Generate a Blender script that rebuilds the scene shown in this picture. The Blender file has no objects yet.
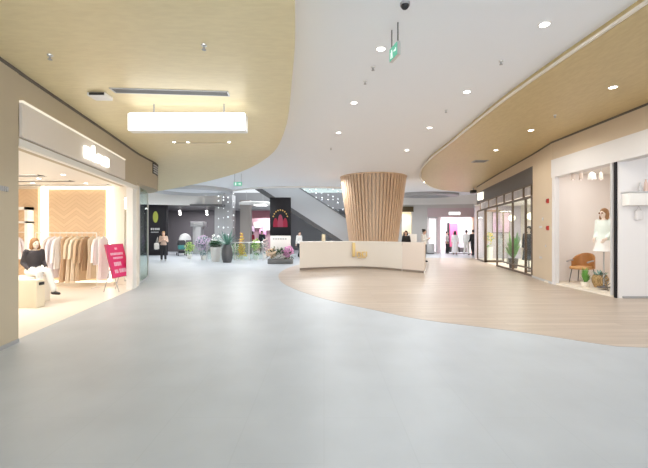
import bpy, bmesh, math, random
from mathutils import Vector, Matrix
random.seed(7)
PI = math.pi
SC = bpy.context.scene
COL = SC.collection
F, CX, CY, EYE = 380.0, 324.0, 234.0, 1.45

def P(x, y, d):
    """picture position + distance -> place in the hall (metres)"""
    return Vector(((x-CX)/F*d, d, EYE+(CY-y)/F*d))
def G(x, y, z=0.0):
    """place at height z seen at picture position"""
    d = F*(z-EYE)/(CY-y)
    return Vector(((x-CX)/F*d, d, z))

# ------------------------------------------------------------------ materials
MATS = {}
def mat(name, col, rough=0.6, metal=0.0, emit=None, es=0.0, noise=0.0, nscale=8.0, bump=0.0, spec=0.5):
    if name in MATS: return MATS[name]
    m = bpy.data.materials.new(name); m.use_nodes = True
    nt = m.node_tree; b = nt.nodes['Principled BSDF']
    c = (col[0], col[1], col[2], 1)
    b.inputs['Base Color'].default_value = c
    b.inputs['Roughness'].default_value = rough
    b.inputs['Metallic'].default_value = metal
    b.inputs['Specular IOR Level'].default_value = spec
    if emit:
        b.inputs['Emission Color'].default_value = (*emit, 1)
        b.inputs['Emission Strength'].default_value = es
    if noise or bump:
        tc = nt.nodes.new('ShaderNodeTexCoord')
        n = nt.nodes.new('ShaderNodeTexNoise'); n.inputs['Scale'].default_value = nscale; n.inputs['Detail'].default_value = 4
        nt.links.new(tc.outputs['Object'], n.inputs['Vector'])
        if noise:
            mx = nt.nodes.new('ShaderNodeMixRGB'); mx.blend_type = 'MIX'
            mx.inputs[1].default_value = tuple(max(0, v*(1-noise)) for v in col)+(1,)
            mx.inputs[2].default_value = tuple(min(1, v*(1+noise)) for v in col)+(1,)
            nt.links.new(n.outputs['Fac'], mx.inputs[0]); nt.links.new(mx.outputs[0], b.inputs['Base Color'])
        if bump:
            bp = nt.nodes.new('ShaderNodeBump'); bp.inputs['Strength'].default_value = bump; bp.inputs['Distance'].default_value = .01
            nt.links.new(n.outputs['Fac'], bp.inputs['Height']); nt.links.new(bp.outputs['Normal'], b.inputs['Normal'])
    MATS[name] = m
    return m
def glow(name, col, s):
    if name in MATS: return MATS[name]
    m = bpy.data.materials.new(name); m.use_nodes = True
    nt = m.node_tree; nt.nodes.remove(nt.nodes['Principled BSDF'])
    e = nt.nodes.new('ShaderNodeEmission'); e.inputs[0].default_value = (*col, 1); e.inputs[1].default_value = s
    nt.links.new(e.outputs[0], nt.nodes['Material Output'].inputs[0]); MATS[name] = m
    return m
def glassm(name, tint=(.93, .97, .96), refl=.10):
    if name in MATS: return MATS[name]
    m = bpy.data.materials.new(name); m.use_nodes = True
    nt = m.node_tree; nt.nodes.remove(nt.nodes['Principled BSDF'])
    t = nt.nodes.new('ShaderNodeBsdfTransparent'); t.inputs[0].default_value = (*tint, 1)
    g = nt.nodes.new('ShaderNodeBsdfGlossy'); g.inputs['Roughness'].default_value = .02
    mx = nt.nodes.new('ShaderNodeMixShader'); mx.inputs[0].default_value = refl
    nt.links.new(t.outputs[0], mx.inputs[1]); nt.links.new(g.outputs[0], mx.inputs[2])
    nt.links.new(mx.outputs[0], nt.nodes['Material Output'].inputs[0]); MATS[name] = m
    return m
def tile_mat(name, c1, c2, cm, bw, rh, mortar, rough, rot=0.0, offset=.5, noise=.05, nsc=(1, 1, 1), spec=.5):
    m = bpy.data.materials.new(name); m.use_nodes = True
    nt = m.node_tree; b = nt.nodes['Principled BSDF']; b.inputs['Roughness'].default_value = rough
    b.inputs['Specular IOR Level'].default_value = spec
    tc = nt.nodes.new('ShaderNodeTexCoord'); mp = nt.nodes.new('ShaderNodeMapping'); mp.inputs['Rotation'].default_value = (0, 0, rot)
    br = nt.nodes.new('ShaderNodeTexBrick'); br.offset = offset
    br.inputs['Color1'].default_value = (*c1, 1); br.inputs['Color2'].default_value = (*c2, 1); br.inputs['Mortar'].default_value = (*cm, 1)
    br.inputs['Scale'].default_value = 1; br.inputs['Mortar Size'].default_value = mortar
    br.inputs['Brick Width'].default_value = bw; br.inputs['Row Height'].default_value = rh
    nt.links.new(tc.outputs['Object'], mp.inputs[0]); nt.links.new(mp.outputs[0], br.inputs['Vector'])
    m2 = nt.nodes.new('ShaderNodeMapping'); m2.inputs['Scale'].default_value = nsc; m2.inputs['Rotation'].default_value = (0, 0, rot)
    nz = nt.nodes.new('ShaderNodeTexNoise'); nz.inputs['Scale'].default_value = 1.6; nz.inputs['Detail'].default_value = 5
    nt.links.new(tc.outputs['Object'], m2.inputs[0]); nt.links.new(m2.outputs[0], nz.inputs['Vector'])
    mr = nt.nodes.new('ShaderNodeMapRange'); mr.inputs['From Min'].default_value = .3; mr.inputs['From Max'].default_value = .7
    mr.inputs['To Min'].default_value = 1-noise; mr.inputs['To Max'].default_value = 1+noise
    nt.links.new(nz.outputs['Fac'], mr.inputs['Value'])
    mu = nt.nodes.new('ShaderNodeMixRGB'); mu.blend_type = 'MULTIPLY'; mu.inputs[0].default_value = 1
    nt.links.new(br.outputs['Color'], mu.inputs[1]); nt.links.new(mr.outputs[0], mu.inputs[2])
    nt.links.new(mu.outputs[0], b.inputs['Base Color'])
    MATS[name] = m
    return m
def grain_mat(name, c1, c2, scale=(1, 1, 1), rough=.5, metal=0.0, detail=6, nscale=4, spec=.5):
    m = bpy.data.materials.new(name); m.use_nodes = True
    nt = m.node_tree; b = nt.nodes['Principled BSDF']
    b.inputs['Roughness'].default_value = rough; b.inputs['Metallic'].default_value = metal; b.inputs['Specular IOR Level'].default_value = spec
    tc = nt.nodes.new('ShaderNodeTexCoord'); mp = nt.nodes.new('ShaderNodeMapping'); mp.inputs['Scale'].default_value = scale
    nz = nt.nodes.new('ShaderNodeTexNoise'); nz.inputs['Scale'].default_value = nscale; nz.inputs['Detail'].default_value = detail
    cr = nt.nodes.new('ShaderNodeValToRGB'); cr.color_ramp.elements[0].position = .35; cr.color_ramp.elements[1].position = .65
    cr.color_ramp.elements[0].color = (*c1, 1); cr.color_ramp.elements[1].color = (*c2, 1)
    nt.links.new(tc.outputs['Object'], mp.inputs[0]); nt.links.new(mp.outputs[0], nz.inputs['Vector'])
    nt.links.new(nz.outputs['Fac'], cr.inputs[0]); nt.links.new(cr.outputs[0], b.inputs['Base Color'])
    MATS[name] = m
    return m
def herringbone_mat(name, c1, c2):
    """zig-zag wood: wave bands mirrored in columns"""
    m = bpy.data.materials.new(name); m.use_nodes = True
    nt = m.node_tree; b = nt.nodes['Principled BSDF']; b.inputs['Roughness'].default_value = .55
    tc = nt.nodes.new('ShaderNodeTexCoord'); sx = nt.nodes.new('ShaderNodeSeparateXYZ')
    nt.links.new(tc.outputs['Object'], sx.inputs[0])
    def mth(op, a, bb):
        n = nt.nodes.new('ShaderNodeMath'); n.operation = op
        for i, v in enumerate((a, bb)):
            if v is None: continue
            if isinstance(v, (int, float)): n.inputs[i].default_value = v
            else: nt.links.new(v, n.inputs[i])
        return n.outputs[0]
    pp = mth('PINGPONG', sx.outputs['X'], .35)
    v = mth('ADD', mth('MULTIPLY', pp, .75), sx.outputs['Z'])
    fr = mth('FRACT', mth('MULTIPLY', v, 9.0), None)
    nz = nt.nodes.new('ShaderNodeTexNoise'); nz.inputs['Scale'].default_value = 3
    nt.links.new(tc.outputs['Object'], nz.inputs['Vector'])
    fl = mth('FLOOR', mth('MULTIPLY', v, 9.0), None)
    wn = nt.nodes.new('ShaderNodeTexWhiteNoise'); wn.noise_dimensions = '1D'; nt.links.new(fl, wn.inputs['W'])
    edge = mth('LESS_THAN', fr, .07)
    cr = nt.nodes.new('ShaderNodeValToRGB'); cr.color_ramp.elements[0].color = (*c1, 1); cr.color_ramp.elements[1].color = (*c2, 1)
    nt.links.new(mth('ADD', mth('MULTIPLY', wn.outputs['Value'], .6), mth('MULTIPLY', nz.outputs['Fac'], .4)), cr.inputs[0])
    mx = nt.nodes.new('ShaderNodeMixRGB'); mx.inputs[2].default_value = (c1[0]*.75, c1[1]*.72, c1[2]*.7, 1)
    nt.links.new(edge, mx.inputs[0]); nt.links.new(cr.outputs[0], mx.inputs[1]); nt.links.new(mx.outputs[0], b.inputs['Base Color'])
    MATS[name] = m
    return m

# ------------------------------------------------------------------ mesh builder
class MB:
    def __init__(self): self.v = []; self.f = []
    def add(self, vs, fs):
        b = len(self.v); self.v += [Vector(p) for p in vs]; self.f += [tuple(b+i for i in q) for q in fs]; return self
    def box(self, lo, hi, M=None):
        x0, y0, z0 = lo; x1, y1, z1 = hi
        vs = [Vector(p) for p in ((x0,y0,z0),(x1,y0,z0),(x1,y1,z0),(x0,y1,z0),(x0,y0,z1),(x1,y0,z1),(x1,y1,z1),(x0,y1,z1))]
        if M is not None: vs = [M @ p for p in vs]
        return self.add(vs, [(0,3,2,1),(4,5,6,7),(0,1,5,4),(1,2,6,5),(2,3,7,6),(3,0,4,7)])
    def bevbox(self, lo, hi, r=.02, M=None, seg=2):
        bm = bmesh.new(); bmesh.ops.create_cube(bm, size=1)
        s = [hi[i]-lo[i] for i in range(3)]; c = [(hi[i]+lo[i])/2 for i in range(3)]
        for p in bm.verts: p.co = Vector((p.co.x*s[0]+c[0], p.co.y*s[1]+c[1], p.co.z*s[2]+c[2]))
        bmesh.ops.bevel(bm, geom=list(bm.edges), offset=min(r, min(s)*.45), segments=seg, affect='EDGES', profile=.5)
        bm.verts.ensure_lookup_table(); bm.verts.index_update()
        vs = [(M @ p.co) if M is not None else p.co.copy() for p in bm.verts]
        fs = [tuple(p.index for p in f.verts) for f in bm.faces]; bm.free()
        return self.add(vs, fs)
    def loft(self, rings, cap=True, closed=False):
        n = len(rings[0]); b = len(self.v)
        for r in rings: self.v += [Vector(p) for p in r]
        m = len(rings)
        for i in range(m if closed else m-1):
            i2 = (i+1) % m
            for j in range(n):
                k = (j+1) % n
                self.f.append((b+i*n+j, b+i*n+k, b+i2*n+k, b+i2*n+j))
        if cap and not closed:
            self.f.append(tuple(b+j for j in reversed(range(n)))); self.f.append(tuple(b+(m-1)*n+j for j in range(n)))
        return self
    def cone(self, p0, p1, r0, r1=None, n=12):
        r1 = r0 if r1 is None else r1
        p0, p1 = Vector(p0), Vector(p1); d = (p1-p0).normalized()
        a = d.orthogonal().normalized(); b = d.cross(a)
        return self.loft([[p+r*(math.cos(2*PI*i/n)*a+math.sin(2*PI*i/n)*b) for i in range(n)] for p, r in ((p0, r0), (p1, r1))])
    def tube(self, pts, r, n=8):
        pts = [Vector(p) for p in pts]; rs = r if isinstance(r, (list, tuple)) else [r]*len(pts)
        a = None; rings = []
        for i, p in enumerate(pts):
            d = (pts[min(i+1, len(pts)-1)]-pts[max(i-1, 0)]).normalized()
            a = d.orthogonal().normalized() if a is None else (a-d*a.dot(d)).normalized()
            b = d.cross(a)
            rings.append([p+rs[i]*(math.cos(2*PI*k/n)*a+math.sin(2*PI*k/n)*b) for k in range(n)])
        return self.loft(rings)
    def ball(self, c, r, s=(1, 1, 1), nu=12, nv=8, M=None):
        c = Vector(c); rings = []
        for i in range(1, nv):
            t = PI*i/nv
            rings.append([Vector((math.sin(t)*math.cos(2*PI*j/nu)*r*s[0], math.sin(t)*math.sin(2*PI*j/nu)*r*s[1], -math.cos(t)*r*s[2])) for j in range(nu)])
        b = len(self.v); vs = [q for rg in rings for q in rg]+[Vector((0, 0, -r*s[2])), Vector((0, 0, r*s[2]))]
        if M is not None: vs = [M @ q for q in vs]
        self.v += [q+c for q in vs]; m = len(rings); S = b+m*nu; N = S+1
        for i in range(m-1):
            for j in range(nu):
                k = (j+1) % nu; self.f.append((b+i*nu+j, b+i*nu+k, b+(i+1)*nu+k, b+(i+1)*nu+j))
        for j in range(nu):
            k = (j+1) % nu; self.f.append((S, b+k, b+j)); self.f.append((N, b+(m-1)*nu+j, b+(m-1)*nu+k))
        return self
    def lathe(self, prof, c=(0, 0, 0), n=24, cap=True):
        c = Vector(c)
        return self.loft([[c+Vector((r*math.cos(2*PI*j/n), r*math.sin(2*PI*j/n), z)) for j in range(n)] for r, z in prof], cap=cap)
    def prism(self, poly, z0, z1):
        n = len(poly); b = len(self.v)
        area = sum(poly[i][0]*poly[(i+1) % n][1]-poly[(i+1) % n][0]*poly[i][1] for i in range(n))
        if area < 0: poly = poly[::-1]
        self.v += [Vector((p[0], p[1], z0)) for p in poly]+[Vector((p[0], p[1], z1)) for p in poly]
        self.f.append(tuple(b+i for i in reversed(range(n)))); self.f.append(tuple(b+n+i for i in range(n)))
        for i in range(n):
            k = (i+1) % n; self.f.append((b+i, b+k, b+n+k, b+n+i))
        return self
    def band(self, path, t, z0, z1):
        """wall of thickness t to the left of a plan path, between z0 and z1"""
        n = len(path); p = [Vector((q[0], q[1], 0)) for q in path]; off = []
        for i in range(n):
            d = (p[min(i+1, n-1)]-p[max(i-1, 0)]).normalized(); off.append(p[i]+Vector((-d.y, d.x, 0))*t)
        rings = [[Vector((a.x, a.y, z0)), Vector((a.x, a.y, z1)), Vector((o.x, o.y, z1)), Vector((o.x, o.y, z0))] for a, o in zip(p, off)]
        return self.loft(rings)
    def backband(self, path, t, z0, z1):
        """like band, but the thickness runs straight back"""
        return self.loft([[Vector((p.x, p.y, z0)), Vector((p.x, p.y, z1)), Vector((p.x, p.y+t, z1)), Vector((p.x, p.y+t, z0))] for p in path])
    def leaf(self, base, tip, w, droop=0.0, up=(0, 0, 1), n=5):
        base, tip = Vector(base), Vector(tip); d = tip-base; s = d.cross(Vector(up))
        s = s.normalized() if s.length > 1e-5 else Vector((1, 0, 0)); b = len(self.v); nrm = s.cross(d).normalized()
        for i in range(n+1):
            t = i/n; c = base+d*t-Vector((0, 0, droop*t*t)); ww = w*math.sin(PI*min(.98, t*.92+.06))
            self.v += [c-s*ww, c+nrm*ww*.25, c+s*ww]
        for i in range(n):
            q = b+i*3; self.f += [(q, q+1, q+4, q+3), (q+1, q+2, q+5, q+4)]
        return self

ROOT = {}
def smooth_mesh(me, ang=29):
    me.polygons.foreach_set('use_smooth', [True]*len(me.polygons)); me.set_sharp_from_angle(angle=math.radians(ang))
def obj(name, mb, m, parent=None, smooth=True, label=None, solid=0):
    """one linked mesh; geometry is written in hall coordinates and moved into its parent's frame"""
    me = bpy.data.meshes.new(name); inv = None
    if parent is not None and parent.name in ROOT: inv = ROOT[parent.name].inverted()
    vs = [(inv @ p) if inv is not None else p for p in mb.v]
    me.from_pydata([tuple(p) for p in vs], [], mb.f)
    bm = bmesh.new(); bm.from_mesh(me)
    bmesh.ops.recalc_face_normals(bm, faces=list(bm.faces)); bm.to_mesh(me); bm.free()
    me.materials.append(m)
    if smooth: smooth_mesh(me)
    o = bpy.data.objects.new(name, me); COL.objects.link(o)
    if parent is not None:
        o.parent = parent
        if parent.name in ROOT: ROOT[o.name] = ROOT[parent.name]
    if label: o['label'] = label
    if solid:
        sm = o.modifiers.new('thickness', 'SOLIDIFY'); sm.thickness = solid; sm.offset = 0
    return o
def tag(o, label, cat, group=None, kind=None):
    o['label'] = label; o['category'] = cat
    if group: o['group'] = group
    if kind: o['kind'] = kind
    return o
def thing(name, label, cat, loc=(0, 0, 0), rz=0.0, group=None):
    o = bpy.data.objects.new(name, None); COL.objects.link(o); o.empty_display_size = .1
    o.location = loc; o.rotation_euler = (0, 0, rz)
    ROOT[o.name] = Matrix.Translation(Vector(loc)) @ Matrix.Rotation(rz, 4, 'Z')
    return tag(o, label, cat, group)
def local(o):
    """after this, children of o are written in o's own frame"""
    ROOT.pop(o.name, None); return o
def struct(name, mb, m, parent=None, smooth=True):
    o = obj(name, mb, m, parent, smooth)
    if parent is None: o['kind'] = 'structure'
    return o
def dup(root, loc, rz=None, label=None, group=None):
    r = root.copy(); COL.objects.link(r); r.location = loc
    if rz is not None: r.rotation_euler = (0, 0, rz)
    if label: r['label'] = label
    if group: r['group'] = group
    for ch in root.children:
        c = ch.copy(); COL.objects.link(c); c.parent = r
        for g in ch.children:
            d = g.copy(); COL.objects.link(d); d.parent = c
    return r
def spline(pts, k=6):
    pts = [Vector((*p, 0)[:3]) for p in pts]; out = []; n = len(pts)
    for i in range(n-1):
        a, b, c, d = pts[max(i-1, 0)], pts[i], pts[i+1], pts[min(i+2, n-1)]
        for j in range(k):
            t = j/k
            out.append(.5*((2*b)+(c-a)*t+(2*a-5*b+4*c-d)*t*t+(3*b-a-3*c+d)*t**3))
    out.append(pts[-1]); return out
def lamp_area(name, loc, target, size, size_y, power, col=(1, 1, 1), spread=PI):
    l = bpy.data.lights.new(name, 'AREA'); l.shape = 'RECTANGLE'; l.size = size; l.size_y = size_y; l.energy = power; l.color = col; l.spread = spread
    o = bpy.data.objects.new(name, l); COL.objects.link(o); o.location = loc
    o.rotation_euler = (Vector(target)-Vector(loc)).to_track_quat('-Z', 'Y').to_euler(); return o
def lamp_spot(name, loc, power, col=(1, 1, 1), ang=130, r=.08, target=None):
    l = bpy.data.lights.new(name, 'SPOT'); l.energy = power; l.color = col; l.spot_size = math.radians(ang); l.spot_blend = .6; l.shadow_soft_size = r
    o = bpy.data.objects.new(name, l); COL.objects.link(o); o.location = loc
    if target is not None: o.rotation_euler = (Vector(target)-Vector(loc)).to_track_quat('-Z', 'Y').to_euler()
    return o
# ------------------------------------------------------------------ figures
def fuse(mb, voxel=.012, it=3):
    """melt overlapping solids into one continuous skin"""
    me = bpy.data.meshes.new('tmp'); me.from_pydata([tuple(p) for p in mb.v], [], mb.f)
    bm = bmesh.new(); bm.from_mesh(me); bmesh.ops.recalc_face_normals(bm, faces=list(bm.faces)); bm.to_mesh(me); bm.free()
    o = bpy.data.objects.new('tmp', me); COL.objects.link(o)
    r = o.modifiers.new('r', 'REMESH'); r.mode = 'VOXEL'; r.voxel_size = voxel
    s = o.modifiers.new('s', 'SMOOTH'); s.iterations = it; s.factor = .5
    dg = bpy.context.evaluated_depsgraph_get(); ev = o.evaluated_get(dg); m2 = ev.to_mesh()
    out = MB(); out.v = [p.co.copy() for p in m2.vertices]; out.f = [tuple(p.vertices) for p in m2.polygons]
    ev.to_mesh_clear(); bpy.data.objects.remove(o); bpy.data.meshes.remove(me)
    return out
def limb(mb, pts, rs):
    for i in range(len(pts)-1): mb.cone(pts[i], pts[i+1], rs[i], rs[i+1], 12)
    for p, r in zip(pts, rs): mb.ball(p, r*1.0, nu=12, nv=8)
def trunk(mb, p, c, n, grow=0.0, lo=0.0, hi=1.0, skirt=None):
    """elliptical rings from the crotch p up to the neck n through the chest c"""
    p, c, n = Vector(p), Vector(c), Vector(n)
    prof = [(0, .135, .10), (.1, .165, .115), (.22, .160, .112), (.42, .128, .092), (.6, .148, .108), (.78, .165, .112), (.9, .15, .09), (.97, .075, .065), (1, .055, .055)]
    rings = []
    for t, a, b in prof:
        if t < lo or t > hi: continue
        q = p+(c-p)*(t/.7) if t < .7 else c+(n-c)*((t-.7)/.3)
        rings.append([q+Vector(((a+grow)*math.cos(2*PI*j/18), (b+grow)*math.sin(2*PI*j/18), 0)) for j in range(18)])
    mb.loft(rings)
def hand(mb, w, d, side, s=1.0):
    """palm and five curled fingers leaving the wrist w along d"""
    w, d = Vector(w), Vector(d).normalized(); f = Vector((-side*.3, -1, 0)); f = (f-d*f.dot(d)).normalized(); a = d.cross(f)
    pc = w+d*.05*s; M = Matrix((a, f, d)).transposed()
    mb.ball(pc, .045*s, (.42, .85, 1.15), M=M)
    for i, L in enumerate((.062, .072, .068, .052)):
        b = w+d*.085*s+f*(.027-.018*i)*s; k = b+d*L*.5*s-a*side*-.006; t = k+d*L*.42*s-a*side*-.02
        limb(mb, [b, k, t], [.0095*s, .009*s, .0075*s])
    b = w+d*.03*s+f*.03*s; k = b+d*.03*s+f*.025*s; limb(mb, [b, k, k+d*.028*s], [.011*s, .010*s, .0085*s])
STAND = dict(pelvis=(0, 0, .84), chest=(0, .01, 1.22), neck=(0, .015, 1.44), head=(0, -.005, 1.575),
    sh_l=(-.165, .015, 1.385), el_l=(-.215, .035, 1.11), wr_l=(-.225, -.04, .87), sh_r=(.165, .015, 1.385), el_r=(.215, .035, 1.11), wr_r=(.225, -.04, .87),
    hip_l=(-.085, 0, .88), kn_l=(-.095, -.01, .49), an_l=(-.10, .03, .085), hip_r=(.085, 0, .88), kn_r=(.095, -.01, .49), an_r=(.10, .03, .085))
def figure(name, label, cat, loc, rz, H=1.7, pose=None, group=None, skin=None, hair=None, hairstyle='short', top=None, bottom=None, btype='trousers',
           sleeves=1.0, shoes=None, coat=0.0, rot=None, face=True, headless_legs=False, voxel=.013):
    J = {k: Vector(v) for k, v in dict(STAND, **(pose or {})).items()}
    s = H/1.7
    t = thing(name, label, cat, loc, rz, group); ROOT.pop(t.name)
    def put(n, mb, m, lab=None):
        mb.v = [q*s for q in mb.v]; return obj(n, mb, m, t, label=lab)
    b = MB(); trunk(b, J['pelvis'], J['chest'], J['neck']); h = J['head']
    limb(b, [J['chest'].lerp(J['neck'], .8), J['neck'], h-Vector((0, -.01, .05))], [.06, .052, .05])
    b.ball(h, .1, (.76, .93, 1.15), 16, 12); b.ball(h+Vector((0, -.02, -.06)), .062, (.92, 1, .95))
    b.cone(h+Vector((0, -.085, .025)), h+Vector((0, -.112, -.018)), .008, .015, 8); b.ball(h+Vector((0, -.104, -.02)), .015)
    for sd in (-1, 1): b.ball(h+Vector((sd*.077, .01, -.005)), .026, (.35, .7, 1.1), 8, 6)
    for sd, k in ((-1, 'l'), (1, 'r')):
        limb(b, [J['sh_'+k], J['el_'+k], J['wr_'+k]], [.052, .04, .027])
        hand(b, J['wr_'+k], J['wr_'+k]-J['el_'+k], sd)
        if not headless_legs:
            limb(b, [J['hip_'+k], J['kn_'+k], J['kn_'+k].lerp(J['an_'+k], .3), J['an_'+k]], [.085, .056, .054, .036])
            fd = Vector((sd*.03, -.15, -.055))
            limb(b, [J['an_'+k]+Vector((0, .02, -.04)), J['an_'+k]+fd], [.036, .026])
    put('body', fuse(b, voxel), skin)
    if top:
        c = MB(); trunk(c, J['pelvis'], J['chest'], J['neck'], .014, .1, .975)
        if coat:
            c.loft([[J['pelvis']+Vector((a*math.cos(2*PI*j/18), bb*math.sin(2*PI*j/18), z)) for j in range(18)] for z, a, bb in ((.18, .165, .125), (-coat*.5, .20, .16), (-coat, .225, .18))])
        for k in 'lr':
            e = J['el_'+k]; w = e.lerp(J['wr_'+k], sleeves) if sleeves <= 1 else J['wr_'+k]
            limb(c, [J['sh_'+k], e, w], [.062, .050, .042])
        put('top' if not coat else 'coat', fuse(c, .018), top)
    if bottom:
        c = MB()
        if btype == 'trousers':
            trunk(c, J['pelvis'], J['chest'], J['neck'], .012, 0, .42)
            for k in 'lr': limb(c, [J['hip_'+k], J['kn_'+k], J['an_'+k]+Vector((0, 0, .03))], [.10, .075, .065])
        else:
            p = J['pelvis']; L = {'skirt': .42, 'mini': .20}.get(btype, .7)
            c.loft([[p+Vector((a*math.cos(2*PI*j/24)*(1+.04*math.sin(6*2*PI*j/24)*q), bb*math.sin(2*PI*j/24)*(1+.05*math.sin(6*2*PI*j/24)*q), z)) for j in range(24)] for z, a, bb, q in ((.17, .145, .11, 0), (.05, .185, .135, .3), (-L*.6, .22, .17, 1), (-L, .25, .20, 1))])
        put('trousers' if btype == 'trousers' else 'skirt', fuse(c, .018), bottom)
    if shoes and not headless_legs:
        for k, sd in (('l', -1), ('r', 1)):
            c = MB(); a = J['an_'+k]; limb(c, [a+Vector((0, .03, -.04)), a+Vector((sd*.015, -.07, -.045)), a+Vector((sd*.03, -.15, -.052))], [.044, .042, .034])
            put('shoe', fuse(c, .012), shoes)
    if hair:
        c = MB(); c.ball(h+Vector((0, .022, .035)), .112, (.80, .92, 1.0), 16, 12)
        if hairstyle == 'long':
            limb(c, [h+Vector((0, .06, .0)), h+Vector((0, .075, -.14)), h+Vector((0, .08, -.25))], [.085, .08, .05])
        elif hairstyle == 'bob':
            limb(c, [h+Vector((-.06, .02, -.01)), h+Vector((-.075, .01, -.1))], [.05, .045]); limb(c, [h+Vector((.06, .02, -.01)), h+Vector((.075, .01, -.1))], [.05, .045]); limb(c, [h+Vector((0, .06, 0)), h+Vector((0, .06, -.1))], [.08, .07])
        elif hairstyle == 'bun': c.ball(h+Vector((0, .1, .1)), .05)
        put('hair', fuse(c, .014), hair)
    if face:
        for sd in (-1, 1):
            c = MB(); c.ball(h+Vector((sd*.032, -.082, .012)), .011, nu=8, nv=6); put('eye', c, MDARK)
        c = MB(); c.ball(h+Vector((0, -.094, -.055)), .02, (1.1, .4, .3), 8, 6); put('mouth', c, MLIP)
    return t
# ------------------------------------------------------------------ shared materials
MDARK = mat('near black', (.02, .02, .022), .5); MLIP = mat('lips', (.55, .22, .2), .5)
SKIN = mat('skin', (.75, .5, .38), .55); SKIN2 = mat('pale mannequin skin', (.86, .72, .62), .5)
WHITE = mat('white paint', (.86, .84, .81), .55); OFFW = mat('off white panel', (.80, .74, .69), .5)
BEIGE = mat('beige wall', (.50, .43, .32), .65, noise=.03, nscale=3); BEIGE2 = mat('warm beige wall', (.62, .51, .38), .6, noise=.03, nscale=3)
CEILW = mat('white ceiling', (.89, .905, .94), .8)
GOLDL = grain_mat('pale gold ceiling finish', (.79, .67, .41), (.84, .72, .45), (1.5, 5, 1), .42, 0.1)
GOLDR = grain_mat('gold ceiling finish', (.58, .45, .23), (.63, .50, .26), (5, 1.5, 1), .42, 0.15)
GREY = mat('mid grey metal', (.42, .42, .43), .45, .3); LGREY = mat('light grey panel', (.6, .6, .61), .4, .2); DGREY = mat('dark grey panel', (.12, .115, .12), .5)
BLACKP = mat('black panel', (.014, .013, .016), .6, spec=.2); SILVER = mat('brushed steel', (.7, .7, .7), .3, .9)
CREAM = mat('cream lacquer', (.82, .76, .66), .4); GLASS = glassm('clear glass'); GLASSG = glassm('green tinted glass', (.88, .95, .92), .12)
LED = glow('warm light strip', (1, .88, .66), 5.0); LAMP = glow('lit lamp face', (1, .97, .92), 14.0); LIT = glow('lit white sign face', (.97, .98, 1.0), 3.2)
LETTER = glow('lit letters', (1, .97, .88), 4.0); BRONZE = mat('dark bronze frame', (.16, .12, .09), .4, .6)
GREEN = mat('leaf green', (.16, .38, .08), .55, noise=.35, nscale=9); DGREEN = mat('dark leaf green', (.035, .10, .03), .55, noise=.35, nscale=9)
TEALG = mat('blue green leaf', (.16, .30, .26), .5, noise=.3, nscale=9); LILAC = mat('lilac blossom', (.66, .50, .68), .7, noise=.25, nscale=12)
YELLOW = mat('yellow blossom', (.85, .62, .10), .7, noise=.3, nscale=14); PINKF = mat('pink blossom', (.75, .38, .62), .7, noise=.3, nscale=14); ORANGE = mat('orange blossom', (.8, .42, .2), .7, noise=.3, nscale=14)
LIME = mat('lime leaf', (.5, .62, .22), .6, noise=.3, nscale=12); WFLOW = mat('white blossom', (.85, .83, .80), .7)
MAGENTA = mat('magenta board', (.80, .015, .17), .45)
# ------------------------------------------------------------------ setting: floor, ceilings, walls
FLOORT = tile_mat('pale grey floor tiles', (.445, .48, .52), (.45, .485, .525), (.425, .46, .497), 1.2, .6, .004, .42, rot=PI/2, noise=.05, spec=.35)
FLOORW = tile_mat('pale oak planks', (.50, .42, .35), (.44, .36, .295), (.38, .31, .255), 1.8, .2, .004, .38, offset=.37, noise=.10, nsc=(.5, 8, 1), spec=.45)
struct('floor', MB().box((-20, -3, -.2), (20, 42, 0)), FLOORT)
edge = [(9.6, 4.2), (6.5, 4.5), (4.1, 4.85), (3.66, 4.99), (2.94, 5.6), (1.69, 6.42), (1.0, 7.2), (0, 8.5), (-.85, 10.2), (-1.4, 12), (-1.65, 14.5), (-1.3, 17.5), (-.3, 20.3), (2, 22.3), (5, 23.0), (9.6, 23.0)]
struct('floor_wood', MB().prism([(p.x, p.y) for p in spline(edge, 6)], .0, .004), FLOORW)
# left gold ceiling (lowest), right gold ceiling, white ceiling above both
ZL, ZR, ZW = 3.65, 4.12, 4.25
le = [(-.26, -3), (-.27, 1), (-.28, 3.57), (-.46, 5.43), (-.83, 8.04), (-1.5, 10.6), (-2.98, 13.5), (-5.35, 16.4), (-7.95, 19), (-10, 20.6), (-13, 22)]
LE = [(p.x, p.y) for p in spline(le, 6)]
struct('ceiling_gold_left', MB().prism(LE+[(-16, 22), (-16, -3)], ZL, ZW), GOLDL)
re_ = [(3.92, -3), (3.87, 1), (3.77, 4.43), (3.69, 5.93), (3.65, 7.86), (3.77, 11.4), (3.84, 13.7), (4.2, 16.3), (5.1, 19.4), (7.0, 22.8), (9.6, 24.3), (13, 25)]
RE = [(p.x, p.y) for p in spline(re_, 6)]
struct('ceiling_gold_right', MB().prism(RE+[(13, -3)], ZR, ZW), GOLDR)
struct('trim_1', MB().band([(x-.03, y) for x, y in RE[:-4]], .05, ZR-.012, ZR+.02), CREAM)
# white ceiling with the curved edge of the open well beyond the counter
wc = [(-20, -3), (20, -3), (20, 28.4), (5.4, 28.4), (4.4, 26.2), (3, 24.3), (1, 23.0), (-1.5, 22.5), (-4, 23.0), (-5.9, 24.6), (-7.2, 27), (-20, 27)]
struct('ceiling_white', MB().prism(wc, ZW, ZW+.5), CEILW)
struct('trim_2', MB().band([(p.x, p.y) for p in spline([(5.4, 28.3), (4.4, 26.0), (3, 24.1), (1, 22.8), (-1.5, 22.3), (-4, 22.8), (-5.9, 24.4), (-7.2, 26.8)], 6)], .12, ZW-.10, ZW), WHITE)
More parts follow.
